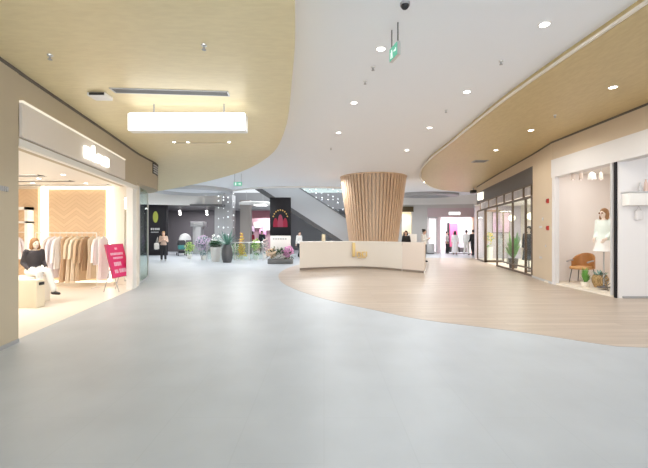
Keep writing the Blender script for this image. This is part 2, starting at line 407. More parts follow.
# round raised rings in the white ceiling
def ringtrim(n, c, r, z, m, w=.28, sx=1.0):
    mb = MB(); k = 40; rings = []
    for i in range(k):
        a = 2*PI*i/k; e = Vector((math.cos(a)*sx, math.sin(a), 0))
        rings.append([Vector((c[0], c[1], 0))+e*rr+Vector((0, 0, zz)) for rr, zz in ((r, z-.2), (r+w, z-.16), (r+w, z), (r, z))])
    mb.loft(rings, closed=True); return struct(n, mb, m)
ringtrim('trim_3', (-8.3, 24.0), 2.0, ZW, LGREY, .5); ringtrim('trim_4', (7.2, 26.5), 1.0, ZW, GREY, .45, 1.5)
# --- left wall: pier, bulkhead over the shop, frame
struct('wall_left', MB().prism([(-3.6, -3), (-3.78, 3.4), (-4.10, 5.1), (-4.62, 5.1), (-4.62, -3)], 0, ZL), BEIGE)
bl = [(-4.11, 5.1), (-4.36, 6.5), (-4.66, 8.2), (-5.03, 10.2), (-5.13, 11.0), (-5.22, 11.8), (-5.5, 12.5), (-6.3, 13.2), (-8, 14)]
BL = [(p.x, p.y) for p in spline(bl, 5)]
KB = next(i for i, p in enumerate(BL) if p[1] > 10.19)
struct('wall_left_bulkhead', MB().band(BL[:KB+1], .4, 2.72, ZL).band(BL[KB:], .4, 2.84, ZL), BEIGE)
def lx(y):   # face of the shop opening
    for (a, b) in zip(BL, BL[1:]):
        if a[1] <= y <= b[1]: return a[0]+(b[0]-a[0])*(y-a[1])/(b[1]-a[1])
    return BL[-1][0]
# shop shell
HB = herringbone_mat('herringbone wood', (.68, .49, .31), (.78, .58, .38))
SHOPW = mat('shop cream wall', (.86, .81, .73), .6); SHOPF = mat('shop cream floor', (.82, .76, .68), .35)
struct('floor_shop', MB().prism([(-4.2, 5.15), (-5.05, 10.15), (-5.25, 10.8), (-10, 10.8), (-10, 4)], .0, .004), SHOPF)
struct('wall_shop_side', MB().box((-10, 10.8, 0), (-5.32, 10.95, 2.85)), SHOPW)
struct('wall_shop_back', MB().box((-10.15, 3.8, 0), (-10, 10.95, 2.85)), SHOPW)
struct('wall_shop_near', MB().box((-10, 3.8, 0), (-4.63, 3.95, 2.85)), SHOPW)
struct('wall_shop_panel', MB().box((-7.78, 10.74, .12), (-6.16, 10.795, 2.72)), HB)
struct('wall_shop_panel_left', MB().box((-9.9, 10.74, .12), (-8.08, 10.795, 2.72)), HB)
struct('ceiling_shop', MB().prism([(-4.52, 4), (-5.05, 7.5), (-5.46, 10.2), (-5.6, 10.95), (-10, 10.95), (-10, 4)], 2.8, 2.95), WHITE)
struct('trim_5', MB().band([(lx(y)-.02, y) for y in (9.95, 10.1, 10.25)], .16, 0, 2.72).band([(lx(y)+.012, y) for y in (5.12, 6, 7, 8, 9, 10.25)], .09, 2.64, 2.74), WHITE)
struct('trim_6', MB().box((-7.9, 10.66, 0), (-5.9, 10.795, .1)), CREAM)
struct('baseboard_left', MB().prism([(-3.59, -3), (-3.77, 3.4), (-4.09, 5.1), (-4.11, 5.1), (-3.79, 3.4), (-3.61, -3)], 0, .05), GREY)
SHG = mat('shadow gap dark', (.13, .11, .09), .6)  # dark colour stands in for the shade in the ceiling gap
struct('trim_14', MB().band([(-3.59+.0, -3), (-3.77, 3.4), (-4.09, 5.1)]+[(x+.012, y) for x, y in BL[1:-6]], .02, ZL-.045, ZL), SHG)
# --- right wall
sf = [(6.96, 12.68), (7.03, 12.82), (7.38, 14.9), (7.76, 17.1), (8.16, 19.3), (8.65, 21.5)]
struct('wall_right', MB().prism([(-6.6+13.2, 11.0), (6.96, 12.68), (8.3, 12.68), (8.3, 11.48), (6.7, 11.48)], 0, ZR), BEIGE2)
struct('wall_right_upper', MB().prism([(6.96, 12.68), (7.76, 17.1), (8.65, 21.5), (9.6, 23.3), (11, 24.3), (12, 24.3), (12, 12.68)], 3.72, ZR), BEIGE2)
struct('wall_right_lintel', MB().box((6.6, -3, 3.59), (7.2, 11.0, ZR)), BEIGE2)
struct('wall_right_near', MB().box((6.6, -3, 0), (7.0, 4.5, 3.59)), BEIGE2)
PORTAL = mat('white portal panel', (.71, .70, .71), .45)
struct('trim_7', MB().box((6.585, 4.5, 3.08), (6.85, 11.02, 3.59)), PORTAL)
struct('trim_8', MB().box((6.60, 10.86, 0.0), (6.72, 11.0, 3.08)), PORTAL)
ALC = mat('blush display wall', (.84, .79, .76), .6)
struct('wall_display_far', MB().box((6.72, 11.42, 0), (9.6, 11.48, 3.3)), ALC)
struct('wall_display_back', MB().box((8.9, 8.7, 0), (9.0, 11.42, 3.3)), ALC)
struct('ceiling_display', MB().box((6.85, 4.5, 3.25), (11.5, 11.42, 3.35)), WHITE)
struct('floor_display', MB().box((6.62, 8.62, .0), (8.9, 11.42, .05)), CREAM)
struct('wall_shop_entry', MB().box((6.63, 8.56, 0), (11.5, 8.66, 3.25)), mat('cool white wall', (.85, .83, .83), .4))
struct('wall_shop_entry_right', MB().box((11.5, 4.5, 0), (11.6, 8.66, 3.25)), WHITE)
struct('baseboard_right', MB().box((6.72, 8.53, 0), (11.5, 8.56, .05)), GREY)
struct('trim_9', MB().box((6.60, 8.70, 0.05), (6.64, 8.76, 3.08)), LGREY)
struct('trim_10', MB().box((6.595, 8.58, 0), (6.622, 8.65, 3.08)), BLACKP)
struct('baseboard_front', MB().prism([(6.575, 11.0), (6.94, 12.7), (6.96, 12.7), (6.6, 11.0)], 0, .07), LGREY)
struct('trim_15', MB().box((6.585, -3, ZR-.045), (6.6, 11.0, ZR)).band([(6.585, 11.0), (6.945, 12.68), (7.745, 17.1), (8.635, 21.5)], -.012, ZR-.045, ZR), SHG)  # dark strip painted as the shaded gap above the right wall
# --- far walls beyond the open hall
FARG = mat('far warm grey wall', (.60, .585, .57), .7); FARP = mat('far mauve fascia', (.62, .50, .53), .7)
YB = 28.5
struct('wall_back_right', MB().box((2.0, YB, 0), (5.85, YB+.3, 4.25)).box((6.6, YB, 0), (7.75, YB+.3, 4.25)).box((5.85, YB, 3.15), (6.6, YB+.3, 4.25)), FARG)
struct('wall_back_fascia', MB().box((7.75, YB-.05, 2.72), (14, YB+.3, 3.4)), FARP)
struct('wall_back_bulkhead', MB().box((7.75, YB, 3.4), (14, YB+.3, 4.25)), FARG)
struct('trim_11', MB().band([(p.x, p.y) for p in spline([(13.5, 26.6), (11, 27.3), (8.5, 27.9), (5.4, 28.3)], 5)], .15, 3.62, 4.25), WHITE)
struct('wall_back_pier', MB().box((11.15, YB-.15, 0), (13.4, YB+.3, 2.72)), mat('far salmon wall', (.72, .48, .36), .7))
struct('wall_back_jamb', MB().box((8.45, YB-.06, 0), (8.72, YB+.3, 2.72)), mat('far pink wall', (.78, .66, .70), .7))
PKW = mat('pink shop wall', (.88, .80, .83), .6)
struct('wall_pinkshop_back', MB().box((7.6, 31.5, 0), (11.6, 31.6, 2.9)), PKW)
struct('wall_pinkshop_side', MB().box((11.5, 28.8, 0), (11.6, 31.5, 2.9)).box((7.6, 28.8, 0), (7.7, 31.5, 2.9)), WHITE)
struct('ceiling_pinkshop', MB().box((7.6, 28.8, 2.75), (11.6, 31.6, 2.85)), WHITE)
struct('wall_creamshop_back', MB().box((5.4, 31, 0), (7.2, 31.1, 3.3)), CREAM)
struct('wall_creamshop_side', MB().box((5.4, 28.8, 0), (5.5, 31, 3.3)).box((7.1, 28.8, 0), (7.2, 31, 3.3)), CREAM)
struct('ceiling_creamshop', MB().box((5.4, 28.8, 3.2), (7.2, 31.1, 3.3)), WHITE)
struct('wall_right_far', MB().prism([(10.1, 23.7), (13.4, 28.4), (13.7, 28.4), (10.5, 23.7)], 0, 4.1), BEIGE2)
# well wall and left dark shop
struct('wall_back_well', MB().box((-4.4, 36, 0), (6, 36.3, 9)), mat('well wall grey', (.45, .46, .47), .7))
struct('wall_well_left', MB().box((-4.5, 31.2, 3.4), (-4.4, 36, 9)), FARG)
struct('wall_well_gallery', MB().box((-7.2, 29.0, 3.35), (6, 29.3, 4.6)).box((-7.2, 29.3, 3.35), (6, 36, 3.55)), mat('gallery edge grey', (.33, .33, .34), .6))
struct('wall_pink_back', MB().box((-6.3, 33.0, 0), (-3.0, 33.2, 3.4)), mat('rosy shop wall', (.5, .33, .38), .7))
struct('wall_pink_fascia', MB().box((-5.95, 30.9, 2.75), (-4.0, 31.1, 3.35)), mat('red shop fascia', (.48, .2, .24), .6))
struct('wall_darkshop_back', MB().box((-15, 31.5, 0), (-6.0, 31.7, 3.4)), mat('dark shop wall', (.14, .13, .14), .6))
struct('ceiling_darkshop', MB().box((-15, 26.1, 3.38), (-7.0, 31.7, 3.5)), DGREY)
struct('trim_12', MB().band([(p.x, p.y) for p in spline([(-7.0, 27.2), (-9, 26.4), (-11, 25.7), (-15, 24.6)], 5)], .2, 3.42, 4.25), WHITE)
struct('wall_darkshop_side', MB().box((-15.2, 25, 0), (-15, 31.7, 3.5)), DGREY)
struct('wall_logo_panel', MB().box((-12.6, 25.9, 0), (-10.75, 26.15, 3.44)), BLACKP)
struct('wall_pillar_grey', MB().box((-7.75, 26.9, 0), (-6.5, 27.9, 4.25)), mat('pillar grey', (.40, .40, .41), .5))
struct('wall_pillar_brown', MB().box((-6.05, 27.4, 0), (-5.35, 28.2, 3.9)), mat('pillar brown', (.30, .27, .25), .6))
# ------------------------------------------------------------------ ceiling fittings
def downlight(label, x, y, z, group, r=.062, name='downlight'):
    t = thing(name, label, 'ceiling light', (x, y, z), 0, group)
    c = Vector((x, y, z))
    obj('trim_ring', MB().loft([[c+Vector((rr*math.cos(2*PI*j/24), rr*math.sin(2*PI*j/24), zz)) for j in range(24)] for rr, zz in ((r, -.012), (r+.018, -.008), (r+.018, 0), (r, 0))], closed=True), WHITE, t)
    obj('lamp_face', MB().lathe([(r, -.006), (r, -.001)], c), LAMP, t)
    return t
GW, GR, GL = 'downlights in the white ceiling', 'downlights in the gold ceiling at right', 'small spotlights in the gold ceiling at left'
d0 = None; SPOTS = []
for px, py, lab in ((544.5, 24, 'round white ceiling downlight nearest the camera, close to the right gold ceiling edge'),
                    (381, 48.5, 'round white ceiling downlight just left of the hanging green exit sign'),
                    (467, 91.5, 'second downlight from the camera in the white ceiling row beside the right gold edge'),
                    (354, 102.5, 'round downlight in the white ceiling beyond the exit sign, second of the left row'),
                    (429.5, 127.5, 'third downlight of the right row in the white ceiling, near the gold bend'),
                    (338.5, 132.5, 'third downlight of the left row, white ceiling before the slatted column'),
                    (407, 150, 'fourth and farthest downlight of the right white ceiling row, before the column rim')):
    q = G(px, py, ZW); SPOTS.append(q)
    if d0 is None: d0 = downlight(lab, q.x, q.y, q.z, GW)
    else: dup(d0, q, None, lab, GW)
for px, py, lab in ((613, 87, 'nearest downlight in the right gold ceiling, above the white shop portal'),
                    (531, 130, 'middle downlight in the right gold ceiling, over the beige pier'),
                    (496, 150, 'far downlight in the right gold ceiling, over the dark shop fascia')):
    q = G(px, py, ZR); SPOTS.append(q); dup(d0, q, None, lab, GR)
for px, lab in ((174, 'left one of three small spotlights behind the hanging light box'), (188, 'middle one of three small spotlights behind the hanging light box'), (229, 'right one of three small spotlights behind the hanging light box')):
    q = G(px, 142, ZL); o = dup(d0, q, None, lab, GL); o.name = 'spotlight'; o.scale = (.55, .55, .55)
tag(obj('ceiling_light_track', MB().bevbox((-3.6, 9.13, ZL-.02), (-2.3, 9.16, ZL), .01), mat('track grey', (.62, .55, .42), .5)), 'thin pale track on the gold ceiling between small spotlights behind the light box', 'track')
# sprinklers and detectors
def sprinkler(lab, x, y, z, r=.035):
    t = thing('ceiling_sprinkler', lab, 'sprinkler', (x, y, z), 0, 'ceiling sprinklers'); c = Vector((x, y, z))
    obj('rosette', MB().lathe([(r, 0), (r*.9, -.012), (r*.4, -.018)], c, 16), SILVER, t)
    obj('nozzle', MB().lathe([(.012, -.015), (.010, -.05), (.026, -.052), (.026, -.058)], c, 12), GREY, t)
    return t
sp = None
for px, py, z, lab in ((501, 61, ZW, 'grey sprinkler in the white ceiling right of the exit sign, between two downlights'), (446, 110, ZW, 'small sprinkler in the white ceiling between the second and third right row downlights'),
                       (373, 67, ZW, 'sprinkler just below left of the green exit sign'), (365, 81, ZW, 'tiny sprinkler in the white ceiling above the left row of downlights, beyond the exit sign'),
                       (331, 148, ZW, 'farthest sprinkler in the white ceiling, left of the slatted column'),
                       (50, 55, ZL, 'sprinkler in the left gold ceiling close above the beige wall'), (204, 45, ZL, 'sprinkler in the left gold ceiling nearer than the long slot vent'),
                       (555, 115, ZR, 'sprinkler in the right gold ceiling between its nearest and middle downlights')):
    q = G(px, py, z)
    if sp is None: sp = sprinkler(lab, *q)
    else: dup(sp, q, None, lab)
q = G(405, 3, ZW); t = thing('ceiling_camera', 'small dark dome camera at the near edge of the white ceiling', 'camera', q)
obj('mount', MB().lathe([(.06, 0), (.06, -.03)], q, 20), GREY, t); obj('dome', MB().ball(q+Vector((0, 0, -.03)), .05), MDARK, t)
q = G(475, 188, ZR); q.x -= .1; t = thing('security_camera', 'dark bullet camera at the far end of the right gold ceiling by the wall', 'camera', q)
obj('bracket', MB().cone(q, q-Vector((0, 0, .12)), .03), GREY, t); obj('camera_body', MB().bevbox((q.x-.14, q.y-.2, q.z-.3), (q.x+.14, q.y+.2, q.z-.12), .05), MDARK, t)
q = G(480, 161, ZR); t = thing('ceiling_diffuser', 'small grey air diffuser in the right gold ceiling above the far shopfront', 'vent', q)
obj('vent_frame', MB().bevbox((q.x-.25, q.y-.2, q.z-.02), (q.x+.25, q.y+.2, q.z), .01), GREY, t); obj('grille', MB().box((q.x-.2, q.y-.15, q.z-.03), (q.x+.2, q.y+.15, q.z-.018)), DGREY, t)
# slot vent, speaker, light box
a, b = G(112, 90, ZL), G(229, 93.5, ZL)
t = thing('slot_vent', 'long grey slot air vent in the left gold ceiling', 'vent', ((a.x+b.x)/2, (a.y+b.y)/2, ZL), math.atan2(b.y-a.y, b.x-a.x)); local(t)
Lh = (b-a).length/2
obj('vent_frame', MB().box((-Lh, -.10, -.012), (Lh, -.085, 0)).box((-Lh, .085, -.012), (Lh, .10, 0)).box((-Lh, -.10, -.012), (-Lh+.02, .10, 0)).box((Lh-.02, -.10, -.012), (Lh, .10, 0)), LGREY, t)
gm = MB(); gm.box((-Lh+.02, -.085, -.004), (Lh-.02, .085, -.001))
obj('backing', gm, DGREY, t)
lv = MB()
for k in range(5): lv.box((-Lh+.03, -.08+k*.036, -.012), (Lh-.03, -.066+k*.036, -.004))
obj('louvre', lv, mat('louvre grey', (.27, .27, .26), .5), t)
q = G(101, 95, ZL); t = thing('ceiling_speaker', 'small white and black box on the gold ceiling left of the slot vent', 'speaker', q)
obj('housing', MB().bevbox((q.x-.14, q.y-.14, q.z-.06), (q.x+.14, q.y+.1, q.z), .015), WHITE, t); obj('front_grille', MB().box((q.x-.1, q.y-.15, q.z-.05), (q.x+.13, q.y-.138, q.z-.012)), MDARK, t)
D = 6.43; a, b = P(130, 132.3, D), P(247, 114.3, D)
t = thing('light_box', 'long glowing white light box hanging under the left gold ceiling', 'hanging sign', ((a.x+b.x)/2, D, a.z))
obj('housing', MB().bevbox((a.x, D-.09, a.z), (b.x, D+.09, b.z), .02), WHITE, t)
obj('lit_face', MB().bevbox((a.x+.015, D-.10, a.z+.015), (b.x-.015, D-.085, b.z-.015), .006), LIT, t)
obj('lit_top', MB().box((a.x+.03, D-.07, b.z), (b.x-.03, D+.07, b.z+.006)), LIT, t)
obj('lit_face', MB().bevbox((a.x+.015, D+.085, a.z+.015), (b.x-.015, D+.10, b.z-.015), .006), LIT, t)
for rx in (154, 224):
    e = P(rx, 114, D); obj('hanger_rod', MB().cone((e.x, D, b.z), (e.x, D, ZL), .012), GREY, t)
PALE = glow('faint sign lettering', (.93, .95, 1.0), 1.15)
zc = (a.z+b.z)/2
random.seed(3)
for g0, g1 in ((136, 161), (176, 199), (210, 240)):
    x0, x1 = P(g0, 0, D).x, P(g1, 0, D).x; x = x0; fm = MB()
    while x < x1:
        w = random.uniform(.02, .05); hh = random.choice((.03, .045, .06)); fm.box((x, D-.104, zc-hh), (x+w, D-.099, zc+hh*.8)); x += w+.022
    obj('lettering', fm, PALE, t, label='faint pale lettering')
# exit signs
q = G(393, 27, ZW); t = thing('exit_sign', 'green exit sign hanging edge-on from the white ceiling on two dark rods', 'exit sign', q)
D = q.y; pa, pb = Vector((.925, 5.25, 0)), Vector((.985, 5.0, 0)); z1, z0 = P(0, 50, 5.25).z, P(0, 63, 5.25).z
dv = (pb-pa).normalized(); nv = Vector((-dv.y, dv.x, 0))
EXG = glow('lit exit green', (.20, .60, .42), .85); EXW = glow('exit sign white', (.85, 1, .92), 1.0)
def panel(mb, s0, s1, u0, u1, d0, d1):
    ps = [pa+dv*s for s in (s0, s1)]
    return mb.loft([[p+nv*d0+Vector((0, 0, u0)), p+nv*d1+Vector((0, 0, u0)), p+nv*d1+Vector((0, 0, u1)), p+nv*d0+Vector((0, 0, u1))] for p in ps])
LL = (pb-pa).length
obj('case', panel(MB(), 0, LL, z0, z1, -.02, .02), SILVER, t)
obj('lit_face', panel(MB(), .01, LL-.01, z0+.008, z1-.008, .02, .026), EXG, t); obj('lit_face', panel(MB(), .01, LL-.01, z0+.008, z1-.008, -.026, -.02), EXG, t)
hz = z1-z0
for nm, prts in (('running_figure', ((.05, .11, .30, .62), (.045, .075, .15, .31), (.09, .115, .12, .32), (.07, .10, .61, .76))), ('arrow', ((.15, .21, .44, .56), (.20, .225, .38, .62)))):
    sym = MB()
    for s0, s1, u0, u1 in prts:
        for d0, d1 in ((.026, .029), (-.029, -.026)): panel(sym, s0, s1, z0+hz*u0, z0+hz*u1, d0, d1)
    obj(nm, sym, EXW, t)
for s in (.03, LL-.03):
    p = pa+dv*s; obj('hanger_rod', MB().cone((p.x, p.y, z1), (p.x, p.y, ZW), .009), DGREY, t)
D = 17.6; q = P(238, 184, D); t = thing('exit_sign', 'small green exit sign facing the camera below the far edge of the left gold ceiling', 'exit sign', (q.x, D, ZW))
obj('case', MB().bevbox((q.x-.2, D-.03, q.z-.1), (q.x+.2, D+.03, q.z+.1), .01), SILVER, t); obj('lit_face', MB().box((q.x-.19, D-.036, q.z-.09), (q.x+.19, D-.03, q.z+.09)), EXG, t)
for nm, prts in (('running_figure', ((-.13, -.07, -.06, .04), (-.11, -.08, .03, .07))), ('arrow', ((0, .12, -.015, .015), (.08, .13, -.04, .04)))):
    sy = MB()
    for x0, x1, u0, u1 in prts: sy.box((q.x+x0, D-.04, q.z+u0), (q.x+x1, D-.036, q.z+u1))
    obj(nm, sy, EXW, t)
for s in (-.15, .15): obj('hanger_rod', MB().cone((q.x+s, D, q.z+.1), (q.x+s, D, ZW), .01), GREY, t)
t = thing('cornice_louvre', 'small dark louvre where the left bulkhead curves away', 'vent', (-5.22, 11.75, 3.3))
lm = MB()
for k in range(4):
    z = 3.32+k*.07; y0 = 12.0
    lm.loft([[Vector((lx(y)+.005+e, y, z+h)) for e, h in ((0, 0), (.03, -.01), (.03, .03), (0, .04))] for y in (11.5, 11.75, 12.0)])
obj('louvre_blades', lm, LGREY, t)
obj('backing', MB().loft([[Vector((lx(y)+e, y, z)) for e, z in ((-.0, 3.28), (.012, 3.28), (.012, 3.6), (0, 3.6))] for y in (11.45, 11.75, 12.05)]), MDARK, t)

# ------------------------------------------------------------------ reception counter and slatted column
front = spline([(-.97, 15.1), (-.2, 15.55), (.8, 15.95), (1.5, 16.0), (2.3, 15.55), (3.03, 14.77)], 5)
CTR = mat('counter off white', (.80, .74, .66), .45)
t = thing('reception_counter', 'long curved cream reception counter in front of the slatted column', 'counter', (1.4, 16.2, 0))
obj('front_panel', MB().backband(front, .12, .09, 1.10), CTR, t)
inset = [Vector((p.x, p.y+.07, 0)) for p in front]
obj('plinth', MB().backband(inset, .45, .004, .09), mat('plinth brown', (.32, .26, .21), .5), t)
obj('worktop', MB().backband([Vector((p.x, p.y-.015, 0)) for p in front], .62, 1.10, 1.14), mat('counter top', (.84, .79, .72), .4), t)
obj('inner_shelf', MB().backband([Vector((p.x, p.y+.16, 0)) for p in front], .40, .70, .74), CTR, t)
ep = [Vector((3.035, 14.76, 0)), Vector((3.35, 14.38, 0)), Vector((3.68, 13.98, 0))]
obj('end_panel', MB().band(ep, .09, .09, 1.14), mat('counter end warm', (.76, .66, .58), .45), t)
obj('end_plinth', MB().band([p+Vector((.02, .03, 0)) for p in ep[:2]]+[Vector((3.66, 14.05, 0))], .05, .004, .09), MATS['plinth brown'], t)
GOLDM = mat('brass logo', (.78, .58, .25), .4, .3)
lgm = MB(); D = 15.93
def lg(x0, x1, y0, y1):
    a, b = P(x0, y1, D), P(x1, y0, D)
    yy = min(q.y for q in front if abs(q.x-(a.x+b.x)/2) < .35)
    lgm.bevbox((a.x, 15.88-.02, a.z), (b.x, 16.0, b.z), .012)
lg(352.3, 355.2, 242.8, 256.6)
for x0, x1, y0, y1 in ((356.6, 358, 251.5, 256.6), (358, 360, 251.5, 252.7), (359.6, 361, 252.5, 256.6), (361.8, 363.2, 251.5, 256.6), (363.2, 365, 251.5, 252.6), (363.2, 365, 255.5, 256.6), (365.6, 367, 251.5, 256.6), (357.5, 366, 257.2, 257.9)): lg(x0, x1, y0, y1)
obj('logo', lgm, GOLDM, t, label='brass logo of one tall bar and low letters')
D = 15.75; q = P(323.5, 241, D); 
t = thing('display_block', 'small cream card stand on the left part of the counter top', 'card stand', (q.x, D, 1.14))
obj('base', MB().bevbox((q.x-.07, D-.04, 1.14), (q.x+.07, D+.06, 1.17), .008), CREAM, t); obj('card', MB().bevbox((q.x-.075, D-.005, 1.17), (q.x+.075, D+.015, 1.44), .006), mat('card cream', (.86, .74, .52), .5), t)
cx, cy = 2.43, 18.75
def rc(z): return 1.06+.13*z
t = thing('slatted_column', 'large flared round column of vertical wooden slats behind the counter', 'column', (cx, cy, 0))
WOOD = grain_mat('oak slat', (.64, .45, .30), (.72, .52, .36), (9, 9, .7), .45)
obj('core', MB().lathe([(rc(z)-.10, z) for z in (.004, 1, 2, 3, 4, 4.25)], (cx, cy, 0), 64), mat('column core', (.78, .65, .51), .6), t)
sl = MB(); N = 56
for k in range(N):
    a = 2*PI*k/N; e = Vector((math.cos(a), math.sin(a), 0)); s = Vector((-e.y, e.x, 0)); rings = []
    for z in (.004, 1.4, 2.8, 4.25):
        r = rc(z); c = Vector((cx, cy, z)); w = .044*r/1.2
        rings.append([c+e*(r-.08)-s*w, c+e*(r-.08)+s*w, c+e*r+s*w, c+e*r-s*w])
    sl.loft(rings)
obj('slats', sl, WOOD, t)
obj('top_ring', MB().lathe([(rc(4.25)+.01, 4.20), (rc(4.25)+.03, 4.25)], (cx, cy, 0), 64), WOOD, t)

# ------------------------------------------------------------------ left shop
# fascia with lit letters
t = thing('shop_fascia', 'pale lit fascia band with glowing white letters over the left shop', 'shop sign', (-4.5, 7.5, 2.75))
ys = [5.12, 6, 7, 8, 8.6, 9.15]
obj('fascia_panel', MB().loft([[Vector((lx(y)+e, y, z)) for e, z in ((.005, 2.76), (.05, 2.76), (.05, 3.22), (.005, 3.22))] for y in ys]), OFFW, t)
obj('light_strip', MB().loft([[Vector((lx(y)+e, y, z)) for e, z in ((.005, 3.225), (.06, 3.225), (.06, 3.25), (.005, 3.25))] for y in ys]), glow('soft fascia strip', (1, .9, .72), .95), t)
def onface(mb, y0, y1, z0, z1, d0=.05, d1=.085):
    mb.loft([[Vector((lx(y)+e, y, z)) for e, z in ((d0, z0), (d1, z0), (d1, z1), (d0, z1))] for y in (y0, y1)])
def fy(px):   # place along the fascia seen at picture column px
    return min((5.2+k*.02 for k in range(250)), key=lambda y: abs(324+F*(lx(y)+.08)/y-px))
for x0, x1, z0, z1 in ((85.5, 91.5, 2.86, 3.06), (93.5, 95, 2.86, 3.14), (95, 97.5, 2.86, 3.0), (98.5, 100, 2.86, 3.03), (100, 102, 2.96, 3.03), (102.5, 105, 2.86, 3.02), (105.5, 109, 2.86, 3.04)):
    m_ = MB(); onface(m_, fy(x0), fy(x1), z0, z1); obj('letter', m_, LETTER, t)
# led lines
for x, lab in ((-7.93, 'warm vertical light line at the left edge of the herringbone wall'), (-6.08, 'warm vertical light line at the right edge of the herringbone wall')):
    o = tag(obj('light_line', MB().box((x-.035, 10.70, .1), (x+.035, 10.795, 2.8)), LED), lab, 'strip light', 'light lines on the shop wall')
tag(obj('light_line', MB().box((-7.8, 10.68, .1), (-6.14, 10.735, .12)), LED), 'warm light line along the floor below the herringbone wall', 'strip light', 'light lines on the shop wall')
tag(obj('light_line', MB().box((-7.85, 10.70, 2.73), (-6.12, 10.79, 2.76)), LED), 'warm light line along the top of the herringbone wall', 'strip light', 'light lines on the shop wall')
# ceiling slots + spots in shop
for k, (y0, y1, x0, x1) in enumerate(((8.6, 8.85, -8.3, -6.5), (9.5, 9.75, -8.6, -6.4), (10.3, 10.5, -8.6, -5.9))):
    tt = thing('ceiling_slot', ['dark recessed slot in the shop ceiling, nearest of three', 'dark recessed slot in the shop ceiling, middle of three', 'dark recessed slot in the shop ceiling, closest to the herringbone wall'][k], 'ceiling slot', ((x0+x1)/2, y0, 2.8), 0, 'shop ceiling slots')
    obj('backing', MB().box((x0, y0, 2.79), (x1, y1, 2.798)), mat('slot grey', (.16, .15, .14), .6), tt)
    obj('slot_frame', MB().box((x0-.02, y0-.02, 2.775), (x1+.02, y0, 2.799)).box((x0-.02, y1, 2.775), (x1+.02, y1+.02, 2.799)), WHITE, tt)
sd = None
for k, (x, y) in enumerate(((-7.6, 8.3), (-6.9, 9.2), (-7.7, 10.05), (-6.3, 10.05), (-8.6, 9.2), (-5.9, 8.6))):
    lab = 'small lit spotlight in the shop ceiling, '+['nearest one', 'second one before the middle slot', 'one between the two far slots on the left', 'one between the two far slots on the right', 'one at the far left', 'one nearest the aisle'][k]
    if sd is None:
        sd = downlight(lab, x, y, 2.8, 'shop ceiling spotlights', .05, 'shop_spotlight')
    else: dup(sd, (x, y, 2.8), None, lab)
# rack and garments
RY = 10.2
t = thing('clothes_rack', 'thin white clothes rail with hanging garments before the herringbone wall', 'clothes rack', (-6.9, RY, 0))
obj('rail', MB().tube([(-7.75, RY, 1.48), (-6.1, RY, 1.48)], .012), WHITE, t)
for x in (-7.75, -6.1): obj('post', MB().tube([(x, RY, .004), (x, RY, 1.48)], .012), WHITE, t); obj('foot', MB().bevbox((x-.02, RY-.22, .004), (x+.02, RY+.22, .03), .008), WHITE, t)
def garment(lab, x, y, zt, L, rz, m, flare=1.2, wd=.21, sleeve=.55, grp='garments on the left shop rail', name='garment'):
    t = thing(name, lab, 'garment', (x, y, zt), rz, grp); local(t)
    rings = []
    for u, w, d in ((-.10, .05, .025), (-.13, .11, .033), (-.17, wd*.95, .04), (-.30, wd, .043), (-.5*L, wd*.92, .042), (-.75*L, wd*(.92+flare)/2, .044), (-L, wd*flare, .046)):
        r = []
        for j in range(28):
            a = 2*PI*j/28; k = max(0, -u-.3)/L
            r.append(Vector((w*math.copysign(abs(math.cos(a))**.8, math.cos(a)), d*math.sin(a)*(1+.55*k*math.sin(7*a+L*9)), u)))
        rings.append(r)
    obj('cloth', MB().loft(rings), m, t)
    if sleeve:
        for s in (-1, 1): obj('sleeve', MB().tube([(s*wd*.85, 0, -.19), (s*(wd+.04), .0, -.35), (s*(wd+.06), .01, -.19-sleeve)], [.038, .042, .038], 10), m, t)
    obj('hanger', MB().tube([(0, 0, -.09), (.0, 0, -.035), (.024, 0, -.01), (.024, 0, .012), (.0, 0, .03), (-.02, 0, .014)], .004, 6).tube([(-wd*.85, 0, -.16), (0, 0, -.09), (wd*.85, 0, -.16)], .008, 6), SILVER, t)
    return t
cl = {k: mat('cloth '+k, c, .85, noise=.06, nscale=20) for k, c in dict(lilac=(.80, .76, .82), white=(.86, .85, .84), tan=(.56, .39, .25), cream=(.80, .70, .55), camel=(.62, .46, .30), brown=(.42, .28, .17), rose=(.80, .68, .62), sand=(.70, .58, .43)).items()}
for k, (px, c, L, fl, sl_, lab) in enumerate((
    (50, 'rose', 1.15, 1.2, .5, 'pale rose dress first from the left on the shop rail'), (54.5, 'lilac', 1.2, 1.1, .6, 'pale lilac long shirt near the left end of the shop rail'), (60, 'white', .95, 1.1, .6, 'white shirt hanging left of the brown dress on the rail'),
    (66.5, 'tan', 1.3, 1.35, 0, 'long tan dress hanging right of the white shirt'), (72, 'sand', 1.32, 1.2, .5, 'sand coloured long coat in the middle of the rail'), (77, 'cream', 1.3, 1.2, .5, 'cream long dress in the middle of the rail'),
    (82, 'camel', 1.28, 1.2, .6, 'camel coat with a dark fold right of the cream dress'), (87, 'brown', 1.0, 1.1, .6, 'short brown jacket beside the camel coat'), (93, 'sand', 1.22, 1.25, 0, 'light brown dress left of the last white top'),
    (99, 'white', .85, 1.1, .6, 'short white top near the right end of the rail'), (103.5, 'white', 1.25, 1.2, 0, 'long white dress last at the right end of the rail'))):
    x = (px-CX)/F*RY; garment(lab, x, RY, 1.48, L, PI*.47+.03*math.sin(k*5), cl[c], fl, .20, sl_)
t = thing('wall_shelf', 'white box frame shelf on the wood wall behind the pier', 'shelf', (-8.45, 10.7, 1.5))
obj('shelf_frame', MB().box((-8.85, 10.5, 2.12), (-8.2, 10.74, 2.2)).box((-8.28, 10.5, 1.0), (-8.2, 10.74, 2.2)).box((-8.85, 10.5, 1.75), (-8.2, 10.74, 1.8)), WHITE, t)
